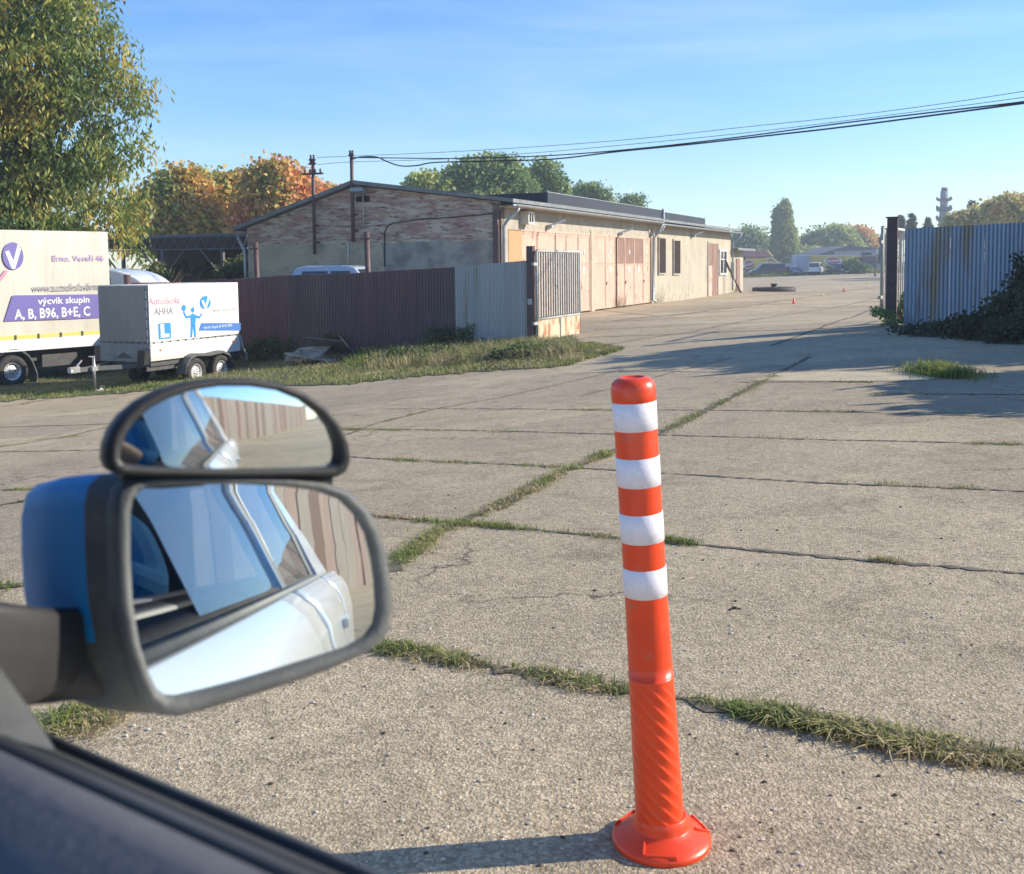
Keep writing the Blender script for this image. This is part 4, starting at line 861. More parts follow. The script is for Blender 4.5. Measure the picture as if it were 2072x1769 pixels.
def circ(cx, cz, rx, rz=None, n=24): rz = rz or rx; return [(cx+rx*math.cos(6.2832*i/n), cz+rz*math.sin(6.2832*i/n)) for i in range(n)]
M['autoglass0'] = M['glass']; M['tarp'] = mat('cream_tarpaulin', (.60, .565, .47), (.50, .465, .38), .8, .5, bump=.03, bscale=1.3, stretch=(1.6, 1, .35))
M['tarpw'] = mat('white_tarpaulin', (.74, .73, .68), (.66, .65, .59), .9, .5, bump=.012, bscale=2, stretch=(1.6, 1, .4))
M['tarpshade'] = mat('shaded_white_tarpaulin', (.26, .255, .235), (.21, .21, .195), 1.2, .6, bump=.012, bscale=2, stretch=(1.6, 1, .4))  # darker copy of the white tarp: shade of the trailer front put into colour
M['violet'] = mat('violet_print', (.14, .115, .34), None, rough=.55); M['bluep'] = mat('blue_print', (.02, .24, .66), None, rough=.5); M['dbluep'] = mat('dark_blue_print', (.05, .17, .46), None, rough=.5)
M['greyp'] = mat('grey_print', (.26, .25, .27), None, rough=.6); M['pinkp'] = mat('pink_print', (.55, .24, .33), None, rough=.6); M['mauvep'] = mat('mauve_print', (.42, .28, .5), None, rough=.6)
M['whitep'] = mat('white_print', (.74, .74, .74), None, rough=.5); M['yellowp'] = mat('yellow_strip', (.6, .55, .12), None, rough=.5)
M['alu'] = mat('aluminium_board', (.76, .76, .73), (.66, .66, .64), 6, .35, spec=.5); M['red'] = mat('red_plastic', (.5, .06, .02), None, rough=.3); M['amber'] = mat('amber_reflector', (.75, .2, .05), None, rough=.25)
M['rim'] = mat('steel_rim', (.62, .62, .6), None, rough=.35, metal=.3); M['dkmetal'] = mat('dark_chassis', (.05, .052, .055), (.08, .08, .08), 6, .6)
def tyre(parent, c, r, w, rimr, out=-1, name='wheel'):      # axle along local y; out = side that shows
    Mx = Matrix.Translation(c) @ Matrix.Rotation(R(90)*out*-1, 4, 'X')
    q = MB(); q.lathe([(rimr, -w/2), (r*.93, -w/2), (r, -w*.36), (r, w*.36), (r*.93, w/2), (rimr, w/2), (rimr*.96, w*.3)], 32, Mx); t = q.build(name, M['rubber'], parent)
    q = MB(); q.lathe([(rimr, w*.42), (rimr*.9, w*.44), (rimr*.86, w*.2), (rimr*.55, w*.22), (rimr*.4, w*.34), (0, w*.34)], 32, Mx)
    q.build('rim', M['rim'], t)
    q = MB(); n_ = 14
    for i in range(n_):
        a = 6.283*i/n_; q.lathe([(0, 0), (rimr*.075, 0), (rimr*.075, .004), (0, .004)], 8, Mx @ Matrix.Rotation(a, 4, 'Z') @ Matrix.Translation((rimr*.72, 0, w*.212)) )
    for i in range(5):
        a = 6.283*i/5; q.lathe([(0, 0), (rimr*.07, 0), (rimr*.07, .012), (0, .012)], 6, Mx @ Matrix.Rotation(a, 4, 'Z') @ Matrix.Translation((rimr*.3, 0, w*.34)))
    q.build('rim_holes', M['black'], t); return t

# ---------------------------------------------------------------- small tarpaulin trailer
TA = math.atan2(.91, .415)
T = thing('tarp_trailer', 'white two axle trailer with tarpaulin front coloured as shaded and blue lettering beside the brown fence', 'trailer', (-8.39, 24, 0), TA)
def TS(px, py):
    n = Vector((math.sin(TA), -math.cos(TA), 0)); q = toloc(T, hitp(px, py, T.location, n)); return q.x, q.z
w1 = TS(386, 752); w2 = TS(437, 749); rW = .335
T.location.z = w1[1]-rW; zoff = T.location.z
LT = TS(485, 700)[0]; ztop_ = TS(302, 578)[1]; ztl = TS(302, 697)[1]; zbb = TS(302, 732)[1]; WT = 1.55
w1 = TS(386, 752); w2 = TS(437, 749)
rx_ = random.Random(8)
def tarpside(x0, x1, z0, z1, y, nrm, nu, nv, amp, axis, m, parent, name, seed=1):
    r_ = random.Random(seed); q = MB(); vs = []; ph = [r_.uniform(0, 6) for _ in range(4)]
    for i in range(nu+1):
        for j in range(nv+1):
            u = i/nu; v = j/nv; e = math.sin(math.pi*u)**.4*math.sin(math.pi*min(1, v*1.05))**.3
            d = amp*e*(math.sin(u*9+ph[0]+v*1.5)*.4+math.sin(u*23+ph[1]-v*2)*.3+.25*math.sin(v*7+ph[2]+u*4)-.3)
            a = x0+(x1-x0)*u; z = z0+(z1-z0)*v
            vs.append((a, y+nrm*d, z) if axis == 'x' else (y+nrm*d, a, z))
    q.add(vs, [(i*(nv+1)+j, (i+1)*(nv+1)+j, (i+1)*(nv+1)+j+1, i*(nv+1)+j+1) for i in range(nu) for j in range(nv)], 0, True)
    return q.build(name, m, parent)
tarpside(0, LT, ztl, ztop_, 0, -1, 40, 16, .006, 'x', M['tarpw'], T, 'side_tarp', 2)
tarpside(0, WT, ztl, ztop_, 0, -1, 24, 16, .008, 'y', M['tarpshade'], T, 'front_tarp', 3)
q = MB(); q.box(.02, LT-.02, .012, WT-.02, ztl, ztop_-.012); q.box(.0, LT, .0, WT, ztop_-.01, ztop_+.012); q.build('tarp_cover', M['tarpw'], T)
q = MB(); q.box(0, .012, -.008, .004, ztl, ztop_+.014); q.box(-.006, .006, .06, .075, ztl, ztop_-.1); q.build('tarp_seam', M['whitep'], T)
q = MB(); q.box(.0, LT, -.012, .015, zbb, ztl-.004); q.box(.0, LT, -.02, -.0121, ztl-.05, ztl-.03); q.build('side_board', M['alu'], T)
q = MB(); q.box(-.012, 0, 0, WT, zbb-.02, ztl-.004); q.box(-.03, -.0121, 0, WT, ztl-.09, ztl-.06); q.box(-.03, -.0121, 0, WT, zbb+.14, zbb+.16); q.build('front_board', mat('shaded_front_board', (.24, .25, .25), (.19, .2, .2), 4, .5), T)  # front board darkened too, the shade of this face painted in
q = MB(); q.add([(-.034, .45, zbb+.06), (-.034, .58, zbb+.08), (-.034, .8, zbb+.2), (-.034, 1.0, zbb+.09), (-.034, 1.15, zbb+.06)], [(0, 1, 2, 3, 4)]); q.build('badge_plate', M['dkmetal'], T)
q = MB(); q.box(.02, LT*.42, -.018, -.0125, zbb-.0, zbb+.09); q.build('sill_plate', mat('cream_sill', (.55, .52, .44), None, rough=.5), T)
# lacing eyelets and rope along the lower edges
q = MB()
for i in range(12):
    x_ = .12+(LT-.25)*i/11; q.lathe([(0, 0), (.018, .002), (.018, .012), (0, .02)], 8, Matrix.Translation((x_, -.006, ztl+.03)) @ Matrix.Rotation(R(90), 4, 'X'))
for i in range(8):
    y_ = .14+(WT-.25)*i/7; q.lathe([(0, 0), (.018, .002), (.018, .012), (0, .02)], 8, Matrix.Translation((-.012, y_, ztl+.03)) @ Matrix.Rotation(R(-90), 4, 'Y'))
q.tube([(.0+(LT)*i/48, -.022, ztl+.03+.012*math.cos(i*math.pi/2)) for i in range(49)], .005, 5); q.tube([(-.03, WT*i/24, ztl+.03+.012*math.cos(i*math.pi/2)) for i in range(25)], .005, 5)
for i in range(6):
    q.lathe([(0, 0), (.018, .002), (.018, .012), (0, .02)], 8, Matrix.Translation((-.012, .07, ztl+.15+(ztop_-ztl-.25)*i/5)) @ Matrix.Rotation(R(-90), 4, 'Y'))
q.build('lacing', M['black'], T)
q = MB(); q.box(.05, LT, .05, WT-.05, zbb-.13, zbb-.021); q.box(-.02, LT*.6, .1, .16, zbb-.24, zbb-.13); q.build('frame', M['dkmetal'], T)
q = MB(); q.bar((.3, .12, zbb-.1), (-1.15, WT/2, zbb-.09), .08, .1); q.bar((.3, WT-.12, zbb-.1), (-1.15, WT/2, zbb-.09), .08, .1); q.bar((-1.15, WT/2, zbb-.09), (-1.4, WT/2, zbb-.09), .09, .1); q.build('drawbar', M['dkgrey'], T)
q = MB(); q.bar((-1.4, WT/2, zbb-.07), (-1.66, WT/2, zbb-.08), .1, .13); q.bar((-1.45, WT/2, zbb+.0), (-1.3, WT/2, zbb+.12), .03, .03); q.lathe([(0, 0), (.06, .01), (.06, .08), (0, .1)], 10, Matrix.Translation((-1.62, WT/2, zbb-.16))); q.build('coupling', M['steel'], T)
xj = -1.05; q = MB(); q.tube([(xj, WT/2-.1, .12), (xj, WT/2-.1, zbb+.2)], .03, 8); q.bar((xj-.08, WT/2-.1, zbb-.09), (xj+.08, WT/2-.1, zbb-.09), .08, .1); q.bar((xj, WT/2-.1, zbb+.18), (xj-.14, WT/2-.1, zbb+.2), .02); q.bar((xj, WT/2-.1, .12), (xj+.16, WT/2-.14, .11), .05, .04); o = q.build('jockey_stand', M['steel'], T)
tyre(T, (xj+.18, WT/2-.1, .11), .11, .06, .06, name='jockey_wheel')
for k, (wx, wz) in enumerate((w1, w2)): tyre(T, (wx, -.1, rW), rW, .19, .205)
for wx in (w1[0], w2[0]): tyre(T, (wx, WT+.1, rW), rW, .17, .19, 1)
q = MB(); P_ = []   # twin mudguard
xa, xb = w1[0], w2[0]; r_ = rW+.08
prof = [(xa-r_*1.05, rW-.02), (xa-r_*.93, rW+.17), (xa-r_*.55, rW+r_*.86), (xa-.02, rW+r_), ((xa+xb)/2, rW+r_-.035), (xb+.02, rW+r_), (xb+r_*.6, rW+r_*.8), (xb+r_*.92, rW+.12), (xb+r_*1.0, rW-.08)]
for (x0_, z0_), (x1_, z1_) in zip(prof, prof[1:]): q.prism([(x0_, z0_), (x1_, z1_), (x1_, z1_+.035), (x0_, z0_+.035)], -.22, .03)
q.prism([(p[0], p[1]+.03) for p in prof]+[(p[0], p[1]-.028) for p in prof[::-1]], -.235, -.2201)
q.build('mudguard', M['dkgrey'], T)
for x_, z_ in (TS(422-0, 724-1000) if False else (LT*.06, zbb+.24), (LT*.93, zbb+.26)): q = MB(); q.lathe([(0, 0), (.035, 0), (.03, .012), (0, .014)], 14, Matrix.Translation((x_+.12 if x_ < 1 else x_-.05, -.0125, z_)) @ Matrix.Rotation(R(90), 4, 'X')); q.build('reflector', M['amber'], T)
q = MB(); q.bar((LT-.02, -.03, ztl-.0), (LT+.06, -.05, zbb+.05), .05); q.bar((LT+.06, -.05, zbb+.05), (LT+.2, -.05, zbb-.12), .05); q.bar((LT+.2, -.05, zbb-.12), (LT+.2, -.05, zbb-.26), .05); q.bar((LT, -.03, ztl), (LT+.04, -.04, ztl-.3), .04); q.build('rear_bracket', M['galv'], T)
q = MB(); q.box(LT-.15, LT+.14, .0, WT, zbb-.22, zbb-.0); q.build('rear_bar', M['black'], T)
q = MB(); q.cbox((-.12, .1, zbb+.1), (.16, .22, .32), 0, Matrix.Rotation(R(8), 4, 'X')); q.build('wheel_chock', M['black'], T)
def T2(px, py): return TS(px, py)
def trect(x0, y0, x1, y1): a = T2(x0, y1); b_ = T2(x1, y0); return a[0], b_[0], T2((x0+x1)/2, y1)[1], T2((x0+x1)/2, y0)[1]
def tz(px, py): # zoomed picture coordinates to photo units
    return (230+px/4.604)/1.3465, (750+py/4.604)/1.3465
def TR(a, b_, c, d): x0, y0 = tz(a, b_); x1, y1 = tz(c, d); return trect(x0, y0, x1, y1)
yd = -.0065
txt('Autoškola', *TR(800, 275, 1190, 365), yd, M['pinkp'], T, bold=.01)
txt('AHHA', *TR(875, 405, 1110, 495), yd, M['greyp'], T, bold=.02)
x0, x1, z0, z1 = TR(930, 600, 1080, 800); flat([[(x0, z0), (x1, z0), (x1, z1), (x0, z1)]], yd, M['bluep'], T, 'learner_sign')
txt('L', x0+(x1-x0)*.17, x0+(x1-x0)*.85, z0+(z1-z0)*.1, z1-(z1-z0)*.06, yd-.003, M['whitep'], T, bold=.06)
x0, x1, z0, z1 = TR(1450, 260, 1580, 425); cx, cz, ra, rb = (x0+x1)/2, (z0+z1)/2, (x1-x0)/2, (z1-z0)/2
flat([circ(cx, cz, ra, rb)], yd, M['bluep'], T, 'round_logo')
chk = lambda cx, cz, ra, rb: [[(cx-ra*.75, cz+rb*.3), (cx-ra*.4, cz+rb*.4), (cx-.0*ra, cz-rb*.35), (cx+ra*.5, cz+rb*.85), (cx+ra*.78, cz+rb*.5), (cx+ra*.12, cz-rb*.95), (cx-ra*.18, cz-rb*.95)]]
flat(chk(cx, cz, ra, rb), yd-.003, M['whitep'], T, 'logo_mark')
def T1(a, b_): return T2(*tz(a, b_))
lb = lambda pp: [T1(a, b_) for a, b_ in pp]
fig = [lb([(1330,500),(1350,480),(1385,490),(1400,520),(1390,620),(1335,620)]), lb([(1335,622),(1362,622),(1350,780),(1325,780)]), lb([(1364,622),(1392,622),(1400,780),(1378,780)]), lb([(1392,500),(1440,515),(1475,470),(1480,485),(1445,545),(1395,530)]), lb([(1330,500),(1280,515),(1250,450),(1235,460),(1270,545),(1332,530)])]
hc = T1(1358, 435); fig.append(circ(hc[0], hc[1], .055, .07, 14)); gcs = T1(1245, 410); fig.append(circ(gcs[0], gcs[1], .075, .08, 14))
flat(fig, yd, M['bluep'], T, 'figure_print')
b4 = lb([(1465,600),(1958,600),(1958,695),(1435,695)]); flat([b4], yd, M['dbluep'], T, 'blue_banner')
txt('výcvik skupin B, B+E, B96', *TR(1490, 625, 1850, 668), yd-.003, M['whitep'], T)
txt('Brno, Veveří 46', *TR(1615, 415, 1895, 455), yd, M['greyp'], T); txt('www.autoskolavbrne.cz', *TR(1450, 745, 1925, 780), yd, M['greyp'], T)

# ---------------------------------------------------------------- big covered truck at the left edge
KA = math.atan2(.8, .6)
K = thing('covered_truck', 'large truck with a cream tarpaulin body and violet banner at the left edge', 'truck', (-13.1, 26.5, 0), KA)
def KS(px, py):
    n = Vector((math.sin(KA), -math.cos(KA), 0)); q = toloc(K, hitp(px, py, K.location, n)); return q.x, q.z
ww = KS(27, 752); K.location.z = ww[1]-.42; ww = KS(27, 752)
LK = KS(223, 600)[0]; zt0 = KS(60, 467)[1]; zyel = KS(60, 678)[1]; zbot = KS(60, 710)[1]; WK = 2.45; x0k = -6.5
tarpside(x0k, LK, zyel, zt0, 0, -1, 90, 20, .02, 'x', M['tarp'], K, 'side_tarp', 5)
q = MB(); q.box(x0k, LK-.01, .05, WK, zyel, zt0-.03); q.box(x0k, LK, .0, WK, zt0-.03, zt0+.01); q.build('tarp_cover', M['tarp'], K)
q = MB(); q.box(x0k, LK, -.02, .05, zyel-.09, zyel-.001); q.build('yellow_strip', M['yellowp'], K)
q = MB(); q.box(x0k, LK, -.015, .05, zbot, zyel-.0905); q.box(x0k, LK, -.03, -.0151, zbot+.01, zbot+.05); q.build('side_board', M['alu'], K)
q = MB()
for i in range(14): u = LK-.3-i*.62; q.box(u, u+.05, -.035, -.0201, zyel-.1, zyel+.02)
q.build('buckles', M['dkmetal'], K)
q = MB(); q.box(x0k, LK-.1, .3, .5, zbot-.3, zbot-.001); q.box(x0k, LK-.1, WK-.5, WK-.3, zbot-.3, zbot-.001); q.box(x0k, LK, .1, WK-.1, zbot-.08, zbot-.0015); q.box(ww[0]+.9, ww[0]+1.9, .2, 1.2, .45, zbot-.1); q.build('chassis', M['dkmetal'], K)
for yy_, o_ in ((.16, -1), (WK-.16, 1)): tyre(K, (ww[0], yy_, .42), .42, .3, .24, o_)
tyre(K, (ww[0]-3.6, .16, .42), .42, .28, .24)
q = MB(); pr = [(ww[0]+.55*math.cos(a), .42+.55*math.sin(a)) for a in [R(178-19.5*i) for i in range(9)]]+[(ww[0]+.62, .3), (ww[0]+.62, .05)]
for (a0, c0), (a1, c1_) in zip(pr, pr[1:]): q.prism([(a0, c0), (a1, c1_), (a1*1.0+.02, c1_+.035), (a0+.02, c0+.035)], -.02, .38)
q.build('mudguard', M['dkgrey'], K)
q = MB(); q.box(LK-.55, LK-.1, -.0, .02, .5, zbot-.0015); q.build('rear_plate', mat('rusty_orange_plate', (.4, .22, .14), (.3, .2, .14), 6, .8), K)
def kz(a, b_): return KS(a/3.970, (550+b_/2.949)/1.3465)
def KR(a, b_, c, d): p = kz(a, (b_+d)/2); r_ = kz(c, (b_+d)/2); return p[0], r_[0], kz((a+c)/2, d)[1], kz((a+c)/2, b_)[1]
yk = -.022
flat([[kz(98,752), kz(870,742), kz(870,930), kz(28,962)]], yk, M['violet'], K, 'violet_banner')
txt('výcvik skupin', *KR(300, 765, 715, 835), yk-.004, M['whitep'], K, bold=.015)
txt('A, B, B96, B+E, C', *KR(112, 850, 720, 945), yk-.004, M['whitep'], K, bold=.02)
txt('www.autoskolavbrne.cz', *KR(255, 655, 880, 715), yk, M['greyp'], K, bold=.01); txt('Brno, Veveří 46', *KR(420, 425, 830, 485), yk, M['mauvep'], K, bold=.01)
x0, x1, z0, z1 = KR(18, 325, 185, 545); cx, cz, ra, rb = (x0+x1)/2, (z0+z1)/2, (x1-x0)/2, (z1-z0)/2
flat([circ(cx, cz, ra, rb, 32)], yk, M['violet'], K, 'round_logo'); flat(chk(cx, cz, ra, rb), yk-.004, M['whitep'], K, 'logo_mark')
flat([[kz(40,545), kz(60,560), kz(20,620), kz(-60,700), kz(-80,690), kz(0,600)]], yk, M['pinkp'], K, 'arm_print')

# ---------------------------------------------------------------- truss shed behind the fence
nS = Vector((math.cos(BANG), math.sin(BANG), 0)); O_ = B.location + nS*3.0
SH = thing('truss_shed', 'open shed with a latticed roof truss behind the brown fence', 'shed', (O_.x, O_.y, -1.2), BANG)
def SX(px, py): q = toloc(SH, hitp(px, py, O_, nS)); return q.y, q.z
tC, zC1 = SX(500, 481); _, zC0 = SX(500, 507); tE, zE1 = SX(297, 476); _, zE0 = SX(290, 502); zU = (zC1+zE1)/2; zL = (zC0+zE0)/2
tE2 = tE+5
q = MB(); q.box(-.03, .03, tC, tE2, zU-.05, zU-.01); q.box(-.03, .03, tC, tE2, zL-.03, zL+.03)
n_ = 22
for i in range(n_):
    a = tC+(tE2-tC)*i/n_; b_ = tC+(tE2-tC)*(i+.5)/n_; c = tC+(tE2-tC)*(i+1)/n_
    q.bar((0, a, zU-.06), (0, b_, zL+.04), .022); q.bar((0, b_, zL+.04), (0, c, zU-.06), .022)
M['oldsteel'] = mat('old_grey_steel', (.16, .16, .16), (.1, .1, .1), 5, .7)
q.build('truss', M['oldsteel'], SH)
for px in (330, 451, 250):
    t_, _ = SX(px, 530); q = MB(); q.box(-.06, .06, t_-.06, t_+.06, -.4, zL-.03); q.bar((0, t_, zL-1.2), (0, t_+1.1, zL-.04), .05); q.bar((0, t_, zL-1.2), (0, t_-1.1, zL-.04), .05); q.build('column', M['oldsteel'], SH)
q = MB(); q.box(.1, 9, tC, tE2, zU+.01, zU+.1); q.build('roof', M['roof'], SH)
q = MB(); q.box(.12, .2, tC, tE2, zL+.06, zU); q.box(6, 6.2, tC, tE2, -.5, zU); q.build('back_wall', mat('dark_brick', (.10, .075, .065), (.07, .06, .055), 3, .95), SH)
rr = np.random.default_rng(4)
shrub('self_seeded_bush', 'bush growing inside the truss shed near its middle column', [E3(480, 545, 41, .7, .5, .5), E3(465, 560, 41, .8, .5, .5)], base_at(475, 41), M['weed'], 80, 40, .14, .25, 91)
shrub('self_seeded_bush', 'bush growing inside the truss shed beside its left column', [E3(315, 555, 38, .4, .5, .5), E3(360, 548, 44, .5, .3, .5), E3(418, 550, 44, .5, .4, .5)], base_at(315, 38), M['weed'], 80, 40, .14, .25, 92)

# ---------------------------------------------------------------- vehicles
M['autoglass'] = mat('car_glass', (.02, .025, .03), None, rough=.05, spec=.9)
def paint(nm, c, r_=.25): return mat(nm, c, None, rough=r_, coat=.7)
M['vanwhite'] = paint('van_white', (.72, .73, .74)); M['lens'] = mat('lamp_lens', (.7, .7, .7), None, rough=.1)
def vehicle(name, label, cat, loc, rz, L, Wd, H, kind, paintm, group=None):
    """x forward, origin on the ground at the centre"""
    t = thing(name, label, cat, loc, rz, group); h = Wd/2
    zb = .28; belt = H*(.58 if kind == 'van' else .62)
    if kind == 'van':
        side = [(-L/2, zb+.08), (-L/2+.04, belt), (-L/2+.1, belt), (L*.24, belt), (L*.30, belt), (L/2-.35, belt-.18), (L/2-.04, belt-.42), (L/2, zb+.25), (L/2-.06, zb), (-L/2+.05, zb)]
        cab = [(-L/2+.04, belt), (-L/2+.12, H-.06), (-L/2+.35, H), (L*.12, H), (L*.17, H-.06), (L*.31, belt)]
    else:
        side = [(-L/2, zb+.15), (-L/2+.05, belt-.05), (-L*.38, belt), (L*.18, belt), (L*.36, belt-.12), (L/2-.12, belt-.28), (L/2, zb+.25), (L/2-.05, zb), (-L/2+.08, zb)]
        cab = [(-L*.46, belt), (-L*.36, H-.08), (-L*.28, H), (L*.02, H), (L*.07, H-.05), (L*.24, belt)]
    q = MB(); q.prism(side, -h, h); n_ = len(cab); k = h*.8
    vs = [(p[0], -h*.97+(p[1]-belt)/(H-belt)*(h*.97-k), p[1]) for p in cab]+[(p[0], h*.97-(p[1]-belt)/(H-belt)*(h*.97-k), p[1]) for p in cab]
    q.add(vs, [tuple(range(n_))[::-1], tuple(range(n_, 2*n_))]+[(i, (i+1) % n_, (i+1) % n_+n_, i+n_) for i in range(n_-1)])
    q.build('body', paintm, t, bevel=.05)
    def cp(u, v, sgn, off=.012):   # point on the cabin side: u along 0..1 at belt, v height 0..1
        z = belt+(H-belt)*v; y = sgn*(h*.97-v*(h*.97-k)+off)
        return u, y, z
    for sg in (-1, 1):
        xs = [(-L/2+.25, -L*.16), (-L*.14, L*.1), (L*.12, L*.22)] if kind == 'van' else [(-L*.33, -L*.12), (-L*.1, L*.1)]
        q = MB()
        for i, (a, b_) in enumerate(xs):
            a1 = a+.12 if (kind != 'van' and i == 0) else a; b1 = b_-(.28 if i == len(xs)-1 else 0)
            q.add([cp(a, .12, sg), cp(b_, .12, sg), cp(b1, .82, sg), cp(a1, .82, sg)], [(0, 1, 2, 3)])
        q.build('side_window', M['autoglass'], t)
    f0, f1 = cab[-1], cab[-2]; q = MB(); dn = .02
    e = lambda p0, p1, s_: (p0[0]+(p1[0]-p0[0])*s_, p0[1]+(p1[1]-p0[1])*s_)
    for (p0, p1), off, nm in (((f0, f1), .015, 'windscreen'), ((cab[0], cab[1]), -.015, 'rear_window')):
        q = MB(); a = e(p0, p1, .1); b_ = e(p0, p1, .92); ka = h*.97-(a[1]-belt)/(H-belt)*(h*.97-k)-.1; kb = h*.97-(b_[1]-belt)/(H-belt)*(h*.97-k)-.08
        q.add([(a[0]+off, -ka, a[1]+.0), (a[0]+off, ka, a[1]), (b_[0]+off, kb, b_[1]), (b_[0]+off, -kb, b_[1])], [(0, 1, 2, 3)]); q.build(nm, M['autoglass'], t)
    for sg in (-1, 1):
        q = MB(); q.cbox((L/2-.1, sg*(h-.2), belt-.36), (.14, .3, .14)); q.build('headlight', M['lens'], t)
        q = MB(); q.cbox((-L/2+.01, sg*(h-.09), belt-.2), (.06, .12, .35 if kind == 'van' else .18)); q.build('tail_light', M['red'], t)
        q = MB(); q.cbox((L*.2, sg*(h+.1), belt+.06), (.1, .18, .14)); q.build('door_mirror', paintm, t)
        for wx in (-L*.31, L*.31): tyre(t, (wx, sg*(h-.1), .32), .32, .22, .2, sg)
    q = MB(); q.box(L/2-.05, L/2+.03, -h+.1, h-.1, zb-.02, zb+.16); q.box(-L/2-.03, -L/2+.05, -h+.08, h-.08, zb-.02, zb+.18); q.box(L/2-.06, L/2+.015, -h*.5, h*.5, zb+.24, zb+.36); q.build('bumper', M['black'], t)
    q = MB(); q.box(L/2+.031, L/2+.036, -.26, .26, zb+.02, zb+.13); q.box(-L/2-.037, -L/2-.031, -.26, .26, zb+.3, zb+.41); q.build('number_plate', M['whitep'], t)
    return t
def fz_(x, y): q = gp((2000+x/4.933)/1.3465, (500+y/4.933)/1.3465); return q
cg = 'cars parked at the far side of the yard'
p0 = fz_(215, 1268); p1 = fz_(690, 1238); m_ = (p0+p1)/2
def lerp_(a, b_, t): return a+(b_-a)*t
kk = m_.y/FP/(4.933*1.3465)
Lv = 485*kk
vehicle('parked_van', 'dark grey van seen from the side, nose to the left, at the far yard', 'van', (m_.x, m_.y+.9, gz(m_.x, m_.y+.9)), math.pi+math.atan2(0, 1), Lv, 1.9, 172*kk, 'van', paint('van_grey', (.06, .065, .075)), cg)
p = fz_(845, 1240); vehicle('parked_car', 'blue grey car facing the viewer between the dark van and the white van', 'car', (p.x, p.y+2, p.z), -math.pi/2+.25, 4.2, 170*kk, 122*kk, 'car', paint('car_bluegrey', (.10, .14, .20)), cg)
p = fz_(1150, 1228); vehicle('parked_van', 'white van seen from behind at the far yard', 'van', (p.x, p.y+2, p.z), math.radians(68), 4.6, 165*kk, 165*kk, 'van', M['vanwhite'], cg)
p = fz_(1455, 1222); vehicle('parked_car', 'dark green car facing the viewer right of the white van', 'car', (p.x, p.y+2, p.z), -math.pi/2+.3, 4.3, 165*kk, 140*kk, 'car', paint('car_dark', (.035, .05, .05)), cg)
# vehicles showing just their roofs over the fences
P = at(672, 541, 31.5); g0 = gz(P.x, P.y)
vehicle('parked_car', 'pale blue estate car whose roof shows above the brown fence', 'car', (P.x+.6, P.y, g0), math.radians(-8), 4.3, 1.8, P.z-g0+.05, 'car', paint('car_paleblue', (.42, .5, .6)))
P = at(252, 543, 33.5); g0 = gz(P.x, P.y)
V2 = thing('parked_van', 'white round roofed van behind the truck and the brick wall', 'van', (P.x, P.y, g0), math.radians(-6)); H = P.z-g0
q = MB(); q.prism([(-3.2, .4), (1.1, .4), (1.3, H-.9)]+[(-.5+1.75*math.cos(R(a)), H-.85+.85*math.sin(R(a))) for a in range(4, 91, 6)]+[(-3.2, H)], -1, 1, sm=False); q.build('body', M['vanwhite'], V2, bevel=.06)
q = MB(); q.box(-.75, .02, -1.012, -1.001, H-.62, H-.28); q.build('window', mat('sky_blue_glass', (.12, .2, .3), None, rough=.08), V2)
for wx in (-2.4, .5): tyre(V2, (wx, -.92, .36), .36, .2, .2)
# brick wall and rusty post behind the trailer
Pq = at(300, 572, 29.3); g0 = gz(Pq.x, Pq.y); BW = thing('brick_wall', 'low brick wall with a toothed brick coping behind the trailer', 'wall', (Pq.x, Pq.y, g0), FA+R(6)); H = Pq.z-g0
M['redbrick'] = mat('red_brick', (.3, .11, .075), (.2, .08, .06), 9, .9, bump=.01)
q = MB(); q.box(-3, .95, 0, .25, -.4, H-.11); q.build('wall', M['redbrick'], BW)
q = MB()
for i in range(24): u = -.65+i*.067; q.box(u, u+.045, -.03, .25, H-.109, H)
q.build('coping', M['redbrick'], BW); q = MB(); q.box(-3, .97, -.035, .0-.001, H-.16, H-.125); q.build('coping_strip', M['brownsteel'], BW)
P = at(257, 556, 28.9); g0 = gz(P.x, P.y); t = thing('fence_post', 'rusty round post beside the brick wall behind the trailer', 'post', (P.x, P.y, g0)); q = MB(); q.tube([(0, 0, -.2), (0, 0, P.z-g0)], .09, 12); q.build('post', M['brownsteel'], t)

# ---------------------------------------------------------------- far yard: buildings, containers, trucks
def farthing(name, label, cat, a, b_, yb, rz=0, group=None, dy=0, Yf=None):
    X0 = (2000+a/4.933)/1.3465; X1 = (2000+b_/4.933)/1.3465; yb = (500+yb/4.933)/1.3465
    P = gp((X0+X1)/2, yb); Y = Yf or P.y+dy; Pl = at(X0, 540, Y); Pr = at(X1, 540, Y)
    t = thing(name, label, cat, (Pl.x, Y, gz((Pl.x+Pr.x)/2, Y)), rz, group); w = Pr.x-Pl.x
    hz = lambda yy: at((X0+X1)/2, (500+yy/4.933)/1.3465, Y).z-t.location.z
    return t, w, hz, Y
M['yellow'] = mat('yellow_truck_paint', (.52, .40, .06), (.45, .34, .05), .6, .45); M['paleblue'] = mat('pale_blue_steel', (.36, .50, .66), (.30, .42, .57), 1.2, .55, stretch=(3, 3, .4)); M['maroonroof'] = mat('maroon_roof', (.22, .10, .09), None, rough=.7)
M['ochre'] = mat('ochre_wall', (.46, .34, .14), None, rough=.9); M['greyroof'] = mat('grey_hall_roof', (.13, .14, .155), (.1, .11, .12), .4, .8); M['redlogo'] = mat('red_print', (.42, .09, .08), None, rough=.5)
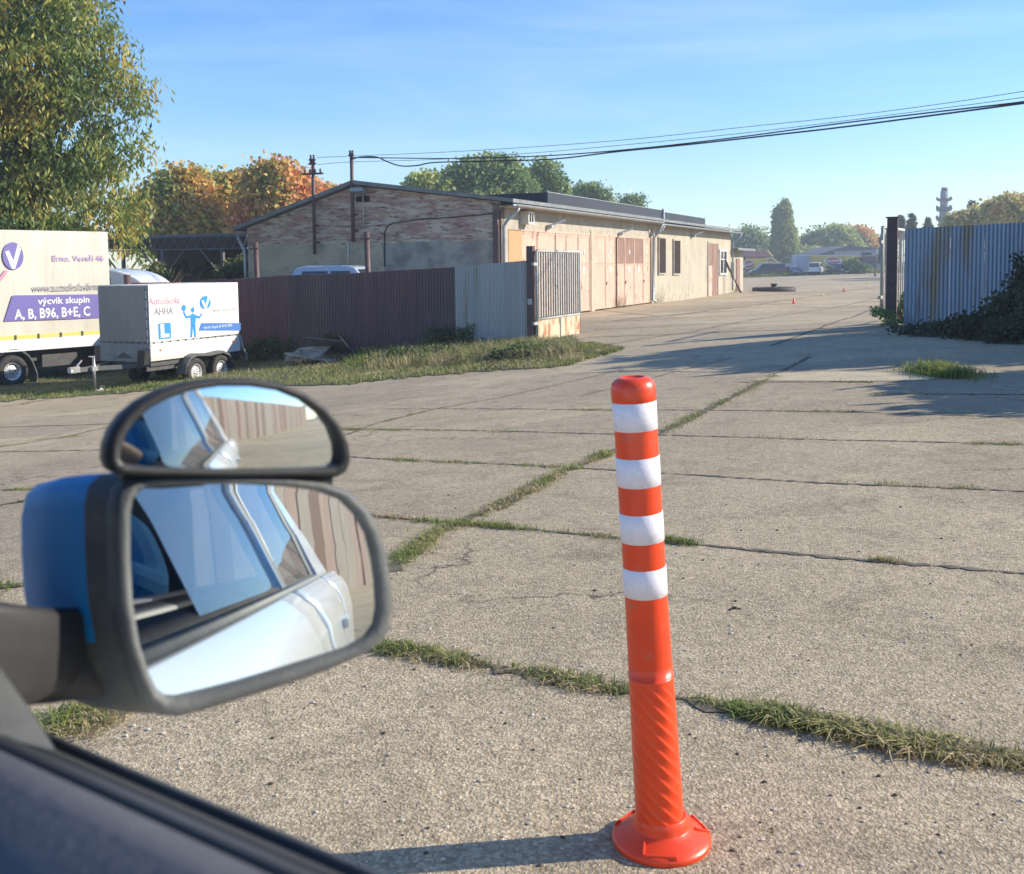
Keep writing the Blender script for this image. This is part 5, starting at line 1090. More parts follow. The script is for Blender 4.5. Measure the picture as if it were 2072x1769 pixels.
def logo(parent, cx, cz, rx, rz_, y):
    flat([circ(cx, cz, rx, rz_)], y, M['whitep'], parent, 'logo_ring'); flat([circ(cx, cz, rx*.88, rz_*.88)], y-.02, M['redlogo'], parent, 'logo_disc')
    flat([[(cx-rx*1.15, cz-rz_*.42), (cx+rx*.95, cz-rz_*.02), (cx+rx*1.15, cz+rz_*.42), (cx-rx*.95, cz+rz_*.05)]], y-.04, M['whitep'], parent, 'logo_band')
    flat([[(cx-rx*.9+rx*.3*i, cz-rz_*.25+rz_*.085*i), (cx-rx*.75+rx*.3*i, cz-rz_*.22+rz_*.085*i), (cx-rx*.68+rx*.3*i, cz+rz_*.02+rz_*.085*i), (cx-rx*.83+rx*.3*i, cz-.0+rz_*.075*i)] for i in range(6)], y-.06, M['dbluep'], parent, 'logo_marks')
def panelled(q, w, h, d, n, mi=0):
    q.box(0, w, 0, d, .0, h, mi)
    for i in range(n): u = w*(i+.5)/n; q.box(u-w/n*.28, u+w/n*.28, -.04, -.001, .12, h-.1, mi)
t, w, hz, Y = farthing('covered_truck', 'long yellow truck with a red round emblem behind the white van', 'truck', 1060, 1780, 1172, Yf=190, group='yellow trucks')
H = hz(962); wb = w*.74; q = MB(); q.box(0, wb, 0, 2.5, .95, H); q.build('box_body', M['yellow'], t)
q = MB(); q.box(wb-.25, wb-.02, -.03, -.001, 1.0, H+.05); q.box(0, wb, -.03, -.001, H-.12, H-.02); q.build('edge_trim', M['whitep'], t)
q = MB(); q.prism([(wb+.3, .6), (w-.1, .6), (w, 1.4), (w-.25, 2.0), (w-.6, H-.25), (wb+.3, H-.2)], 0, 2.4); q.build('cab', M['yellow'], t, bevel=.1)
q = MB(); q.add([(w-1.75, -.02, 1.75), (w-.5, -.02, 1.75), (w-.75, -.02, H-.6), (w-1.75, -.02, H-.6)], [(0, 1, 2, 3)]); q.build('cab_window', M['autoglass'], t)
q = MB(); q.prism([(w-.1, .6), (w+.05, .6), (w+.1, 1.4), (w-.12, 2.0), (w-.5, H-.2), (w-.66, H-.24), (w-.25, 2.0), (w, 1.4)], -.05, 2.45); q.build('cab_front', M['whitep'], t)
q = MB(); q.box(0, w-.3, .3, 2.2, .5, .949); q.build('chassis', M['dkmetal'], t)
for u in (.12, .2, .66, .92): tyre(t, (w*u, .15, .5), .5, .3, .28)
logo(t, wb*.5, H*.66, 1.6, .75, -.03)
t, w, hz, Y = farthing('covered_truck', 'yellow truck body with a red round emblem behind the dark van', 'truck', 60, 440, 1200, Yf=185, group='yellow trucks')
H = hz(1008); q = MB(); q.box(0, w, 0, 2.5, .9, H); q.build('box_body', M['yellow'], t)
q = MB(); q.box(w*.5, w*1.45, -1.2, -.2, .9, hz(1066)); q.build('low_body', M['yellow'], t); q = MB(); q.box(w*.5, w*1.45, -1.25, -.15, hz(1066), hz(1060)); q.build('edge_trim', M['whitep'], t)
q = MB(); q.box(0, w*1.4, .3, 2.2, .5, .899); q.build('chassis', M['dkmetal'], t); logo(t, w*.36, H*.62, .85, .85, -.03)
for u in (.2, .6, 1.1): tyre(t, (w*u, .15, .5), .5, .3, .28)
q = MB(); q.bar((w*.96, -.3, hz(1010)), (w*.99, -.3, hz(1060)), .18); q.bar((w*.96, -.3, hz(1015)), (w*1.16, -.3, hz(1000)), .2); q.bar((w*1.16, -.3, hz(1000)), (w*1.45, -.3, hz(1088)), .2); q.build('loader_arm', mat('cream_arm', (.6, .52, .3), None, rough=.5), t)
t, w, hz, Y = farthing('shipping_container', 'tall pale blue container behind the parked cars', 'container', 820, 1060, 1165, Yf=195)
q = MB(); panelled(q, w, hz(972), 2.4, 9); q.build('walls', M['paleblue'], t); q = MB(); q.box(-.05, w+.05, -.06, 2.45, hz(972), hz(972)+.12); q.box(-.06, .08, -.08, -.041, 0, hz(972)); q.box(w-.08, w+.06, -.08, -.041, 0, hz(972)); q.build('frame', M['whitep'], t)
t, w, hz, Y = farthing('site_cabin', 'low pale cabin left of the tall pale blue container', 'cabin', 640, 818, 1165, Yf=198)
q = MB(); panelled(q, w, hz(1072), 2.4, 6); q.build('walls', mat('pale_cabin', (.55, .6, .62), None, rough=.6), t); q = MB(); q.box(-.1, w+.1, -.12, 2.5, hz(1072), hz(1072)+.12); q.build('roof', M['greyroof'], t)
t, w, hz, Y = farthing('shipping_container', 'dark grey container right of the yellow truck cab', 'container', 1765, 1912, 1172, Yf=188)
q = MB(); panelled(q, w, hz(982), 2.4, 7); q.build('walls', mat('dark_container', (.08, .085, .1), None, rough=.7), t); q = MB(); q.box(-.1, w+.4, -.1, 2.5, hz(982), hz(972)); q.build('roof', M['roof'], t)
t, w, hz, Y = farthing('storage_box', 'small dark box on a flat roof before the grey hall', 'box', 1755, 1845, 1172, Yf=194)
t.location.z += hz(958); q = MB(); q.box(0, w, 0, 2, 0, hz(925)-0); q.v = [(a, b_, c*(1.0)) for a, b_, c in q.v]; q.box(-.1, w+.1, -.1, 2.1, -.1, -.001); q.build('box', M['slate'], t)
t, w, hz, Y = farthing('site_cabin', 'pale grey cabin beside the right gate in the far yard', 'cabin', 1910, 2000, 1165, Yf=196)
q = MB(); panelled(q, w, hz(1000), 2.4, 4); q.build('walls', mat('grey_cabin', (.35, .38, .42), None, rough=.6), t); q = MB(); q.box(-.1, w+.1, -.12, 2.5, hz(1000), hz(1000)+.2); q.build('roof', M['whitep'], t)
t, w, hz, Y = farthing('grey_hall', 'long grey roofed hall behind the yellow truck', 'building', 1110, 1990, 1160, Yf=203)
q = MB(); q.box(w*.03, w*.97, .5, 18, -1, hz(950)); q.box(w*.27, w*.9, .35, .49, 0, hz(892)); q.build('wall', mat('pale_hall_wall', (.45, .47, .48), (.36, .38, .4), 1, .7, stretch=(2, 2, .5)), t)
q = MB(); q.prism([(0, hz(958)), (w*.2, hz(900)), (w*.46, hz(838)), (w*.9, hz(868)), (w, hz(880)), (w, hz(892)), (w*.27, hz(906)), (w*.27, hz(955)), (0, hz(968))], 0, 19); q.build('roof', M['greyroof'], t)
q = MB(); q.box(w*.905, w*.99, -.2, .3, hz(940), hz(885)); q.build('gable_panel', M['whitep'], t)
t, w, hz, Y = farthing('maroon_roofed_house', 'low house with a maroon sheet roof behind the dark van', 'house', 60, 545, 1180, Yf=200)
q = MB(); q.box(w*.03, w*.97, .6, 8, -1, hz(985)); q.build('wall', M['ochre'], t)
q = MB(); q.prism([(-.2, hz(995)), (-.2, hz(990)), (4, hz(905)), (8.4, hz(990)), (8.4, hz(995))], -w*.02, w*.93, axis='x'); nrb = 12
for i in range(nrb): u = w*.95*i/nrb; q.bar((u, -.25, hz(990)+.12), (u, 3.9, hz(905)+.1), .1)
q.build('roof', M['maroonroof'], t)
q = MB(); q.add([(w*.935, .0, hz(985)), (w*.935, 8, hz(985)), (w*.935, 4, hz(915))], [(0, 1, 2)]); q.bar((w*.94, -.2, hz(992)), (w*.94, 4, hz(905)), .3); q.bar((w*.94, 4, hz(905)), (w*.94, 8.2, hz(992)), .3); q.build('gable', M['ochre'], t)
# stacked white tanks / truck front peeping out behind the annex
P = gp(1498.5, 557); t = thing('white_tractor_unit', 'white lorry cab half hidden behind the annex corner', 'truck', (P.x, P.y, P.z), 0); s_ = P.y/FP
q = MB(); q.prism([(-1.5, .5), (1.2*s_*10*.0+.35, .5), (.5, 1.6), (.3, 2.4), (.1, 3.3), (-1.5, 3.4)], 0, 2.3); q.build('cab', M['vanwhite'], t, bevel=.06)
q = MB()
for k in range(5): q.box(.36, .56, .05, .5, .7+.5*k, .8+.5*k)
q.build('grille', M['black'], t); tyre(t, (-.3, .1, .5), .5, .28, .28)
q = MB(); q.bar((.3, -.1, 3.0), (.6, -.15, 3.1), .06); q.box(.5, .7, -.25, -.1, 2.5, 3.1); q.build('door_mirror', M['black'], t)
shrub('far_bush', 'bush growing before the cab of the far yellow truck', [E3(1727, 541, 150, 1.6, .9, 1.5), E3(1735, 545, 150, 2, .6, 1.5), E3(1720, 535, 151, .9, .9, 1)], base_at(1730, 150), M['green'], 90, 40, .35, .5, 95)
gm = Acc(); rs = np.random.default_rng(5); n_ = 9000
Pg = np.stack([rs.uniform(28, 62, n_), rs.uniform(152, 163, n_), np.zeros(n_)], -1); Pg[:, 2] = gzv(Pg[:, 0], Pg[:, 1]); gm.add(*blades(Pg, rs.uniform(.2, .7, n_), rs, .12, .8)); tag(gm.build('far_grass', M['grass']), kind='stuff')
gm = MB(); gm.add([(24, 151.5, gz(24, 151.5)+.03), (70, 151.5, gz(70, 151.5)+.03), (70, 166, gz(70, 166)+.06), (24, 166, gz(24, 166)+.06)], [(0, 1, 2, 3)]); tag(gm.build('far_verge', M['soil']), kind='structure')

# ---------------------------------------------------------------- antenna tower
Pt = at(1911, 387, 260); gb = gz(Pt.x, Pt.y); t = thing('antenna_tower', 'grey chimney tower ringed with antenna platforms on the skyline', 'tower', (Pt.x, Pt.y, gb)); H = Pt.z-gb; k = 260/FP
Z = lambda y: at(1911, y, 260).z-gb
q = MB(); q.lathe([(11*k*1.3, 0), (10.8*k, Z(455)), (8*k, Z(420)), (7.5*k, H), (0, H)], 20); q.build('shaft', mat('tower_concrete', (.28, .29, .31), (.22, .23, .25), .4, .9), t)
for a_, b_ in ((399, 407), (416, 428), (436, 447)):
    q = MB(); rr_ = 13*k; q.lathe([(7*k, Z(b_)), (rr_, Z(b_)), (rr_, Z(b_)+.25), (7*k, Z(b_)+.25)], 20)
    for i in range(14):
        a = 6.283*i/14; c_, s2 = math.cos(a), math.sin(a); q.box(rr_*c_-.22, rr_*c_+.22, rr_*s2-.22, rr_*s2+.22, Z(b_)+.25, Z(a_)-(.4 if i % 3 else 0))
    q.tube([(rr_*math.cos(6.283*i/20), rr_*math.sin(6.283*i/20), Z(a_)-.5) for i in range(21)], .08, 5); q.build('antenna_ring', M['dkgrey'], t)
q = MB(); q.lathe([(0, H), (6*k, H), (6*k, H+.9), (0, H+.9)], 16); q.build('tower_head', M['dkmetal'], t)

# ---------------------------------------------------------------- yard ring, cones
P = gp(1566, 589.5); rr_ = 43*P.y/FP; t = thing('concrete_ring', 'low wide dark ring with a small knob lying in the yard', 'ring', tuple(P))
M['wetring'] = mat('dark_ring', (.06, .055, .05), (.09, .085, .08), 3, .8)
q = MB(); q.lathe([(rr_*.8, 0), (rr_, 0), (rr_*1.01, .08), (rr_, .22), (rr_*.93, .27), (rr_*.82, .24), (rr_*.8, .0)], 40); q.build('ring', M['wetring'], t)
q = MB(); q.lathe([(0, 0), (.9, 0), (.85, .2), (.18, .22), (.18, .42), (.24, .43), (.24, .5), (0, .51)], 20); q.build('hub', M['wetring'], t)
def cone(label, px, py, h, m, group, band=None):
    P = gp(px, py); h = h*P.y/FP; t = thing('traffic_cone', label, 'cone', tuple(P), .3, group); r_ = h*.42
    q = MB(); q.box(-r_*.85, r_*.85, -r_*.85, r_*.85, 0, h*.05); q.build('base', m if band is None else M['black'], t)
    q = MB(); q.lathe([(r_*.62, h*.051), (r_*.28, h*.96), (r_*.2, h), (0, h)], 16); q.build('cone', m, t)
    if band: q = MB(); q.lathe([(r_*.505, h*.35), (r_*.42, h*.58)], 16); q.build('band', band, t)
M['conered'] = mat('cone_red', (.85, .06, .04), None, rough=.4); M['coneyellow'] = mat('cone_yellow', (.8, .8, .1), None, rough=.4); M['coneblack'] = mat('cone_black', (.04, .04, .04), None, rough=.5)
cone('nearer of the two small red cones in the yard', 1606, 615, 11.5, M['conered'], 'training cones'); cone('farther small red cone in the yard', 1708, 590, 7.5, M['conered'], 'training cones')
cone('small yellow cone between the two red cones', 1666, 600, 6.3, M['coneyellow'], 'training cones', M['black']); cone('pale yellow cone farthest back near the right gate', 1756, 574, 5.3, M['coneyellow'], 'training cones', M['whitep'])
cone('black and white banded cone beside the right gate', 1771, 559, 10, M['coneblack'], 'training cones', M['whitep'])

# ================================================================ FLEXIBLE BOLLARD
Pb = gp(1338, 1702); Yt = Pb.y-.015
Pt = at(1280, 768, Yt); ax = (Pt-Pb); Hb = ax.length
BO = thing('flexible_bollard', 'orange flexible bollard with four white reflective bands leaning slightly left', 'bollard', tuple(Pb)); zq = ax.to_track_quat('Z', 'Y').to_matrix().to_4x4()
def fr(y):        # length along the bollard that shows at this photo row
    lo, hi = -.1, Hb*1.2
    for _ in range(40):
        m_ = (lo+hi)/2; q_ = Pb+ax*(m_/Hb)-CAMP
        if CY-FP*q_.dot(_UP)/q_.dot(_F) > y: lo = m_
        else: hi = m_
    return lo
r0, r1 = .0525, .0445
rad_ = lambda z: r0+(r1-r0)*min(1, z/(Hb*.55))
n_ = 120; zs = [fr(1690)+(fr(1370)-fr(1690))*i/150 for i in range(151)]
q = MB(); vs = []
for z in zs:
    e = min(1, (zs[-1]-z)/.02, (z-zs[0]-.02)/.02); e = max(0, e)
    for j in range(n_):
        a = 6.2832*j/n_; s_ = ((z/.031)+(11*j/n_)) % 1.0; amp = (s_**2)*(1 if s_ < .86 else (1-s_)/.14)
        rr_ = rad_(z)+.0035*amp*e*(.5+.5*math.cos(a*2+.9))**.5; vs.append(zq @ Vector((rr_*math.cos(a), rr_*math.sin(a), z)))
q.add(vs, [(i*n_+j, i*n_+(j+1) % n_, (i+1)*n_+(j+1) % n_, (i+1)*n_+j) for i in range(150) for j in range(n_)], 0, True)
pr = [(rad_(zs[-1])+.0004, zs[-1]-.0005), (rad_(zs[-1])+.0004, zs[-1]+.002), (rad_(zs[-1]), zs[-1]+.006)]; z = zs[-1]+.006
while z < fr(812): pr.append((rad_(z), z)); z += .03
pr += [(r1+.0006, fr(812)), (r1+.0016, fr(811)), (r1+.002, fr(800)), (r1+.002, fr(785)), (r1-.001, fr(774)), (r1-.007, fr(768)), (r1-.017, fr(763)), (r1-.021, fr(763)), (r1-.023, fr(766)), (.012, fr(767)), (0, fr(767))]
q.lathe(pr, 64, zq); q.build('post', M['orange'], BO)
for a, b_ in ((868, 811), (980, 922), (1092, 1034), (1201, 1144)):
    q = MB(); q.lathe([(rad_(fr(a))+.0002, fr(a)), (rad_(fr(a))+.0013, fr(a)+.0005), (rad_(fr(b_))+.0013, fr(b_)-.0005), (rad_(fr(b_))+.0002, fr(b_))], 64, zq); q.build('reflective_band', M['reflect'], BO)
q = MB(); rb = .106; q.lathe([(rb-.004, 0), (rb, .004), (rb, .012), (rb-.006, .019), (rb-.03, .028), (rb-.047, .038), (r0+.006, .05), (r0+.001, .064), (r0-.003, .064)], 72)
for k, ang in enumerate((-100, 20, 140)):
    Mz = Matrix.Rotation(R(ang), 4, 'Z') @ Matrix.Diagonal((.945, 1, 1, 1)); 
    q.prism([(.064, .032), (.100, .0175), (.104, .012), (.104, .0205), (.098, .0245), (.068, .036)], -.036, -.031, M=Mz); q.prism([(.098, .014), (.1035, .012), (.1035, .0225), (.0985, .0245)], -.0309, .036, M=Mz)
q.build('base', M['orange'], BO, bevel=.0015)

# ================================================================ OWN CAR: door sill, body side, mirrors
CA = Vector((-.826, .563, 0)).normalized(); CN = Vector((.563, .826, 0)).normalized()
CAR = thing('own_car', 'white car with a blue capped door mirror, its window sill at the lower left', 'car', (0, 0, 0), math.atan2(CA.y, CA.x))
# local: x = forward, y = -outward
def ext(poly, x0, x1, m, name, nx=1, curve=0.0):   # poly of (w, z) swept along the car
    q = MB(); n_ = len(poly); vs = []
    for i in range(nx+1):
        u = i/nx; x_ = x0+(x1-x0)*u; c = -curve*((u-.5)*2)**2
        vs += [(x_, -(w_+c), z_) for w_, z_ in poly]
    q.add(vs, [(i*n_+j, i*n_+(j+1) % n_, (i+1)*n_+(j+1) % n_, (i+1)*n_+j) for i in range(nx) for j in range(n_)], 0, True)
    q.add(vs[:n_], [tuple(range(n_))]); q.add(vs[-n_:], [tuple(range(n_))[::-1]]); return q.build(name, m, CAR)
zs_ = 1.01
ext([(.2922, .998), (.288, 1.006), (.279, 1.011), (.279, .98), (.29, .98)], .62, -2.3, M['dkgrey'], 'outer_window_strip')
ext([(.2745, 1.01), (.245, 1.03), (.243, .96), (.2745, .96)], .62, -2.3, M['rubber'], 'window_seal')
ext([(.2425, 1.033), (.222, 1.045), (.218, .96), (.2425, .96)], .62, -.75, M['black'], 'inner_strip')
ext([(.2175, 1.047), (.20, 1.051), (.15, 1.045), (.12, 1.02), (.105, .95), (.10, .75), (.12, .4), (.2175, .4)], .62, -.75, M['doorcard'], 'door_card')
side = [(.2925, .996), (.30, .993), (.345, .952), (.372, zs_-.12), (.385, zs_-.22), (.38, zs_-.36), (.372, zs_-.5), (.385, zs_-.56), (.365, zs_-.74), (.33, zs_-.78), (.2925, zs_-.78)]
for a, b_, nm in ((1.6, .64, 'front_wing'), (.634, -.744, 'front_door'), (-.752, -1.75, 'rear_door'), (-1.757, -2.75, 'rear_wing')): ext(side, a, b_, M['white_paint'], nm, 6)
q = MB(); q.box(-2.75, -.6, -.1, 1.3, .3, .95); q.box(-2.9, 2.4, -.28, 1.5, .25, .34); q.build('floor', M['dkmetal'], CAR)
# roof, pillars, rear glass
def pill(a, b_, w0, w1, nm, m): q = MB(); q.add([(a[0], -a[1], a[2]), (a[0]-w0, -a[1], a[2]), (b_[0]-w1, -b_[1], b_[2]), (b_[0], -b_[1], b_[2])]+[(a[0], -a[1]+.04, a[2]), (a[0]-w0, -a[1]+.04, a[2]), (b_[0]-w1, -b_[1]+.04, b_[2]), (b_[0], -b_[1]+.04, b_[2])], [(0,1,2,3),(7,6,5,4),(0,4,5,1),(2,6,7,3),(1,5,6,2),(0,3,7,4)]); q.build(nm, m, CAR)
pill((-.72, .278, zs_-.01), (-.80, .08, 1.47), .10, .09, 'centre_pillar', M['black']); pill((-.70, .283, zs_-.01), (-.785, .087, 1.47), .014, .014, 'pillar_trim', M['chrome']); pill((-.845, .27, zs_-.01), (-.905, .09, 1.47), .02, .02, 'pillar_trim', M['white'])
pill((-1.72, .29, zs_-.01), (-2.0, .08, 1.46), .6, .12, 'rear_pillar', M['white_paint']); pill((-1.60, .275, zs_-.01), (-1.84, .085, 1.46), .12, .16, 'window_frame', M['black'])
pill((.62, .27, zs_-.01), (.55, .19, 1.35), .10, .10, 'front_pillar', M['black']); pill((.55, .19, 1.35), (.35, .08, 1.48), .10, .1, 'front_pillar', M['black'])
q = MB(); q.box(-2.1, .1, -.085, 1.2, 1.47, 1.53); q.build('roof', M['white_paint'], CAR, bevel=.03)
def wglass(): 
    m, n, l, b = newmat('side_glass'); b.inputs['Base Color'].default_value = (.05, .07, .09, 1); b.inputs['Roughness'].default_value = .02; b.inputs['Specular IOR Level'].default_value = .9; b.inputs['Alpha'].default_value = .82; return m
M['sideglass'] = wglass()
q = MB(); q.add([(.028, -.2765, zs_-.02), (-.72, -.2765, zs_-.02), (-.80, -.0755, 1.475), (.0, -.0755, 1.475)], [(0, 1, 2, 3)]); q.build('door_window', M['sideglass'], CAR)
q = MB(); q.add([(-.85, -.2765, zs_-.02), (-1.62, -.2765, zs_-.02), (-1.85, -.0805, 1.465), (-.9, -.0805, 1.465)], [(0, 1, 2, 3)]); q.build('rear_door_window', M['sideglass'], CAR)
q = MB(); q.cbox((-.62, .16, .95), (.12, .48, .8), 0, Matrix.Rotation(R(-14), 4, 'Y')); q.cbox((-.3, .16, .56), (.5, .5, .14)); q.cbox((-.66, .16, 1.38), (.1, .26, .17)); q.build('seat', mat('seat_fabric', (.10, .12, .15), None, rough=.9), CAR, bevel=.04)
# the photographer, seen faintly in the mirror
PE = thing('person', 'seated person in a blue top holding a phone up at the car window', 'person', (0, 0, 0), math.atan2(CA.y, CA.x))
def skin(name, verts, edges, parent, m, root=0, lv=2):
    me = bpy.data.meshes.new(name); me.from_pydata([v[:3] for v in verts], edges, []); o = bpy.data.objects.new(name, me); COL.objects.link(o); o.parent = parent; me.materials.append(m)
    o.modifiers.new('k', 'SKIN')
    bm = bmesh.new(); bm.from_mesh(me); ly = bm.verts.layers.skin.verify(); bm.verts.ensure_lookup_table()
    for i, v in enumerate(verts): bm.verts[i][ly].radius = v[3] if isinstance(v[3], tuple) else (v[3], v[3]); bm.verts[i][ly].use_root = (i == root)
    bm.to_mesh(me); bm.free(); sb = o.modifiers.new('u', 'SUBSURF'); sb.levels = lv; sb.render_levels = lv
    for p in me.polygons: p.use_smooth = True
    return o
M['skin'] = mat('skin', (.52, .33, .24), (.48, .29, .21), 20, .5); M['bluetop'] = mat('blue_cloth', (.03, .22, .5), (.02, .17, .42), 12, .9); M['hair'] = mat('dark_hair', (.05, .035, .025), None, rough=.6); M['jeans'] = mat('dark_trousers', (.04, .05, .08), None, rough=.9)
# x forward, y left (inboard); camera at x=0,y=0,z=1.24
body = [(-.42,.16,.72,(.17,.13)), (-.44,.16,.92,(.15,.11)), (-.43,.15,1.10,(.15,.10)), (-.42,.14,1.20,(.06,.06)), (-.40,.13,1.29,(.055,.06)), (-.37,.12,1.37,(.085,.10)), (-.37,.12,1.45,(.08,.095)),
        (-.42,-.02,1.16,.055), (-.26,-.10,1.04,.042), (-.08,-.04,1.15,.028), (-.42,.31,1.16,.055), (-.28,.30,1.02,.042), (-.09,.07,1.15,.028),
        (-.10,.08,.70,.085), (.08,.08,.66,.06), (.2,.09,.36,.045), (-.10,.25,.70,.085), (.08,.26,.66,.06), (.2,.26,.36,.045)]
ed = [(0,1),(1,2),(2,3),(3,4),(4,5),(5,6),(2,7),(7,8),(8,9),(2,10),(10,11),(11,12),(0,13),(13,14),(14,15),(0,16),(16,17),(17,18)]
skin('body', body, ed, PE, M['skin'])
top = [(-.42,.16,.74,(.185,.145)), (-.44,.16,.92,(.165,.125)), (-.43,.15,1.10,(.16,.112)), (-.42,.14,1.19,(.072,.07)), (-.42,-.02,1.16,.066), (-.27,-.096,1.045,.053), (-.18,-.075,1.09,.044), (-.42,.31,1.16,.066), (-.28,.30,1.02,.053), (-.2,.2,1.075,.044)]
skin('top', top, [(0,1),(1,2),(2,3),(2,4),(4,5),(5,6),(2,7),(7,8),(8,9)], PE, M['bluetop'])
tr = [(-.42,.16,.68,(.18,.15)), (-.10,.08,.70,.095), (.08,.08,.66,.07), (.2,.09,.4,.056), (-.10,.25,.70,.095), (.08,.26,.66,.07), (.2,.26,.4,.056)]
skin('trousers', tr, [(0,1),(1,2),(2,3),(0,4),(4,5),(5,6)], PE, M['jeans'])
hr = [(-.40,.12,1.40,(.09,.10)), (-.39,.12,1.46,(.092,.10)), (-.36,.12,1.485,(.075,.08))]; skin('hair', hr, [(0,1),(1,2)], PE, M['hair'])
q = MB(); q.lathe([(0, -.012), (.012, 0), (0, .014)], 8, Matrix.Translation((-.272, .115, 1.385)) @ Matrix.Rotation(R(90), 4, 'Y')); q.build('nose', M['skin'], PE)
q = MB()
for y_ in (.088, .15): q.lathe([(0, -.01), (.011, 0), (0, .01)], 8, Matrix.Translation((-.282, y_, 1.415)) @ Matrix.Rotation(R(90), 4, 'Y'))
q.build('eyes', M['hair'], PE)
# phone held just behind the viewpoint, facing where the view goes
pw = (_RT, _F, _UP); PH = thing('phone', 'black phone held up by the seated person in the car', 'phone', tuple(CAMP-_F*.018))
q = MB(); Mp = Matrix(((_RT.x, _F.x, _UP.x), (_RT.y, _F.y, _UP.y), (_RT.z, _F.z, _UP.z))).to_4x4(); q.box(-.075, .075, -.008, 0, -.04, .035, 0, Mp); q.build('case', M['black'], PH, bevel=.003)
q = MB(); q.lathe([(0, 0), (.008, 0), (.008, .003), (.006, .003), (0, .002)], 16, Mp @ Matrix.Rotation(R(-90), 4, 'X') @ Matrix.Translation((0, 0, .0005))); q.build('lens', M['autoglass'], PH)
Mi = Matrix.Rotation(PE.rotation_euler[2], 4, 'Z').inverted()
for sg, wr in ((1, (-.08, -.04, 1.15)), (-1, (-.09, .07, 1.15))):
    c = Mi @ (CAMP - _F*.03 + _RT*sg*.075 - _UP*.035); wr = Vector(wr)
    v = [(*wr, .024), (*(wr.lerp(c, .6)), (.03, .016)), (*c, (.03, .014))]; e = [(0, 1), (1, 2)]
    for k in range(4):
        b0 = CAMP - _F*.032 + _RT*sg*(.082) + _UP*(-.03+.018*k); b1 = b0 + _RT*sg*.006+_F*.02; b2 = CAMP - _F*.012 + _RT*sg*(.062-.004*(k % 2)) + _UP*(-.028+.017*k)
        i0 = len(v)
        for b_, r_ in ((b0, .009), (b1, .0085), (b2, .0075)): w_ = Mi @ b_; v.append((*w_, r_))
        e += [(2, i0), (i0, i0+1), (i0+1, i0+2)]
    t0 = CAMP - _F*.045 + _RT*sg*.06 - _UP*.03; t1 = CAMP - _F*.036 + _RT*sg*.035 - _UP*.012; i0 = len(v)
    for b_, r_ in ((t0, .011), (t1, .009)): w_ = Mi @ b_; v.append((*w_, r_))
    e += [(1, i0), (i0, i0+1)]; skin('hand', v, e, PE, M['skin'])
# handle and tail lamp seen in the mirror
q = MB(); q.bar((-.62, -.39, zs_-.2), (-.44, -.39, zs_-.2), .025, .035); q.bar((-1.62, -.39, zs_-.18), (-1.44, -.39, zs_-.18), .025, .035); q.build('door_handle', M['white_paint'], CAR, bevel=.008)
# the mirror itself: glass outline traced on its own plane, then lofted back into a housing
mn = Vector((.531, -.834, .146)).normalized(); MC = CAMP + ray(510, 1200)*.62
def MP(px, py, n=mn, c=MC): return hitp(px, py, c, n)
glass_px = [(262,1040),(268,1010),(285,990),(320,982),(400,980),(500,980),(580,985),(640,993),(685,1010),(715,1040),(738,1080),(750,1130),(757,1180),(760,1230),(755,1262),(738,1288),(700,1310),(640,1330),(560,1356),(480,1382),(410,1402),(360,1415),(338,1414),(318,1398),(300,1362),(280,1300),(267,1220),(262,1130)]
rim_px = [(224,1030),(232,990),(255,968),(300,962),(400,961),(500,960),(590,963),(655,972),(710,992),(748,1028),(772,1075),(786,1125),(794,1180),(799,1230),(794,1270),(776,1300),(735,1328),(670,1356),(580,1388),(495,1415),(420,1438),(360,1454),(320,1452),(292,1432),(272,1385),(248,1310),(232,1220),(225,1120)]
mloc = lambda P: toloc(CAR, P)
def dome(outline, c, n, Rc, rings, m, parent, name, off=0.0, cpx=None, up=1):
    P = [MP(x_, y_, n, c) for x_, y_ in outline]; O = MP(*cpx, n, c) if cpx else sum(P, Vector())/len(P); q = MB(); vs = [O+n*off]; k = len(P)
    for i in range(1, rings+1):
        for p in P:
            p_ = O.lerp(p, i/rings); r2 = (p_-O).length_squared; vs.append(p_+n*(off-(Rc-math.sqrt(max(0, Rc*Rc-r2)))))
    fs = [(0, 1+j, 1+(j+1) % k) for j in range(k)]+[(1+(i-1)*k+j, 1+i*k+j, 1+i*k+(j+1) % k, 1+(i-1)*k+(j+1) % k) for i in range(1, rings) for j in range(k)]
    q.add([toloc(parent, v) for v in vs], fs, 0, True); return q.build(name, m, parent)
def mirmat():
    m, n, l, b = newmat('mirror_glass'); b.inputs['Base Color'].default_value = (.74, .80, .80, 1); b.inputs['Metallic'].default_value = 1; b.inputs['Roughness'].default_value = .015; return m
M['mirror'] = mirmat()
def loft(rings, parent, name, mats, pick=None, caps=(True, True)):
    q = MB(); k = len(rings[0]); L_ = [toloc(parent, p) for r_ in rings for p in r_]
    fs = [(i*k+j, i*k+(j+1) % k, (i+1)*k+(j+1) % k, (i+1)*k+j) for i in range(len(rings)-1) for j in range(k)]
    q.add(L_, fs, 0, True)
    if caps[0]: q.add(L_[:k], [tuple(range(k))[::-1]])
    if caps[1]: q.add(L_[-k:], [tuple(range(k))])
    return q, fs, L_
G1 = [MP(*p) for p in glass_px]; G2 = [MP(*p) for p in rim_px]; OC = sum(G2, Vector())/len(G2)
back = -mn; mu = (Vector((0, 0, 1))-mn*mn.z).normalized(); mr = mu.cross(mn)
def ring(base, depth, sc, sh=Vector((0, 0, 0))): return [OC+(p-OC)*sc+back*depth+sh for p in base]
r_in = [p+back*.012 for p in G1]; r_lip = [OC+(p-OC)*.985 for p in G2]
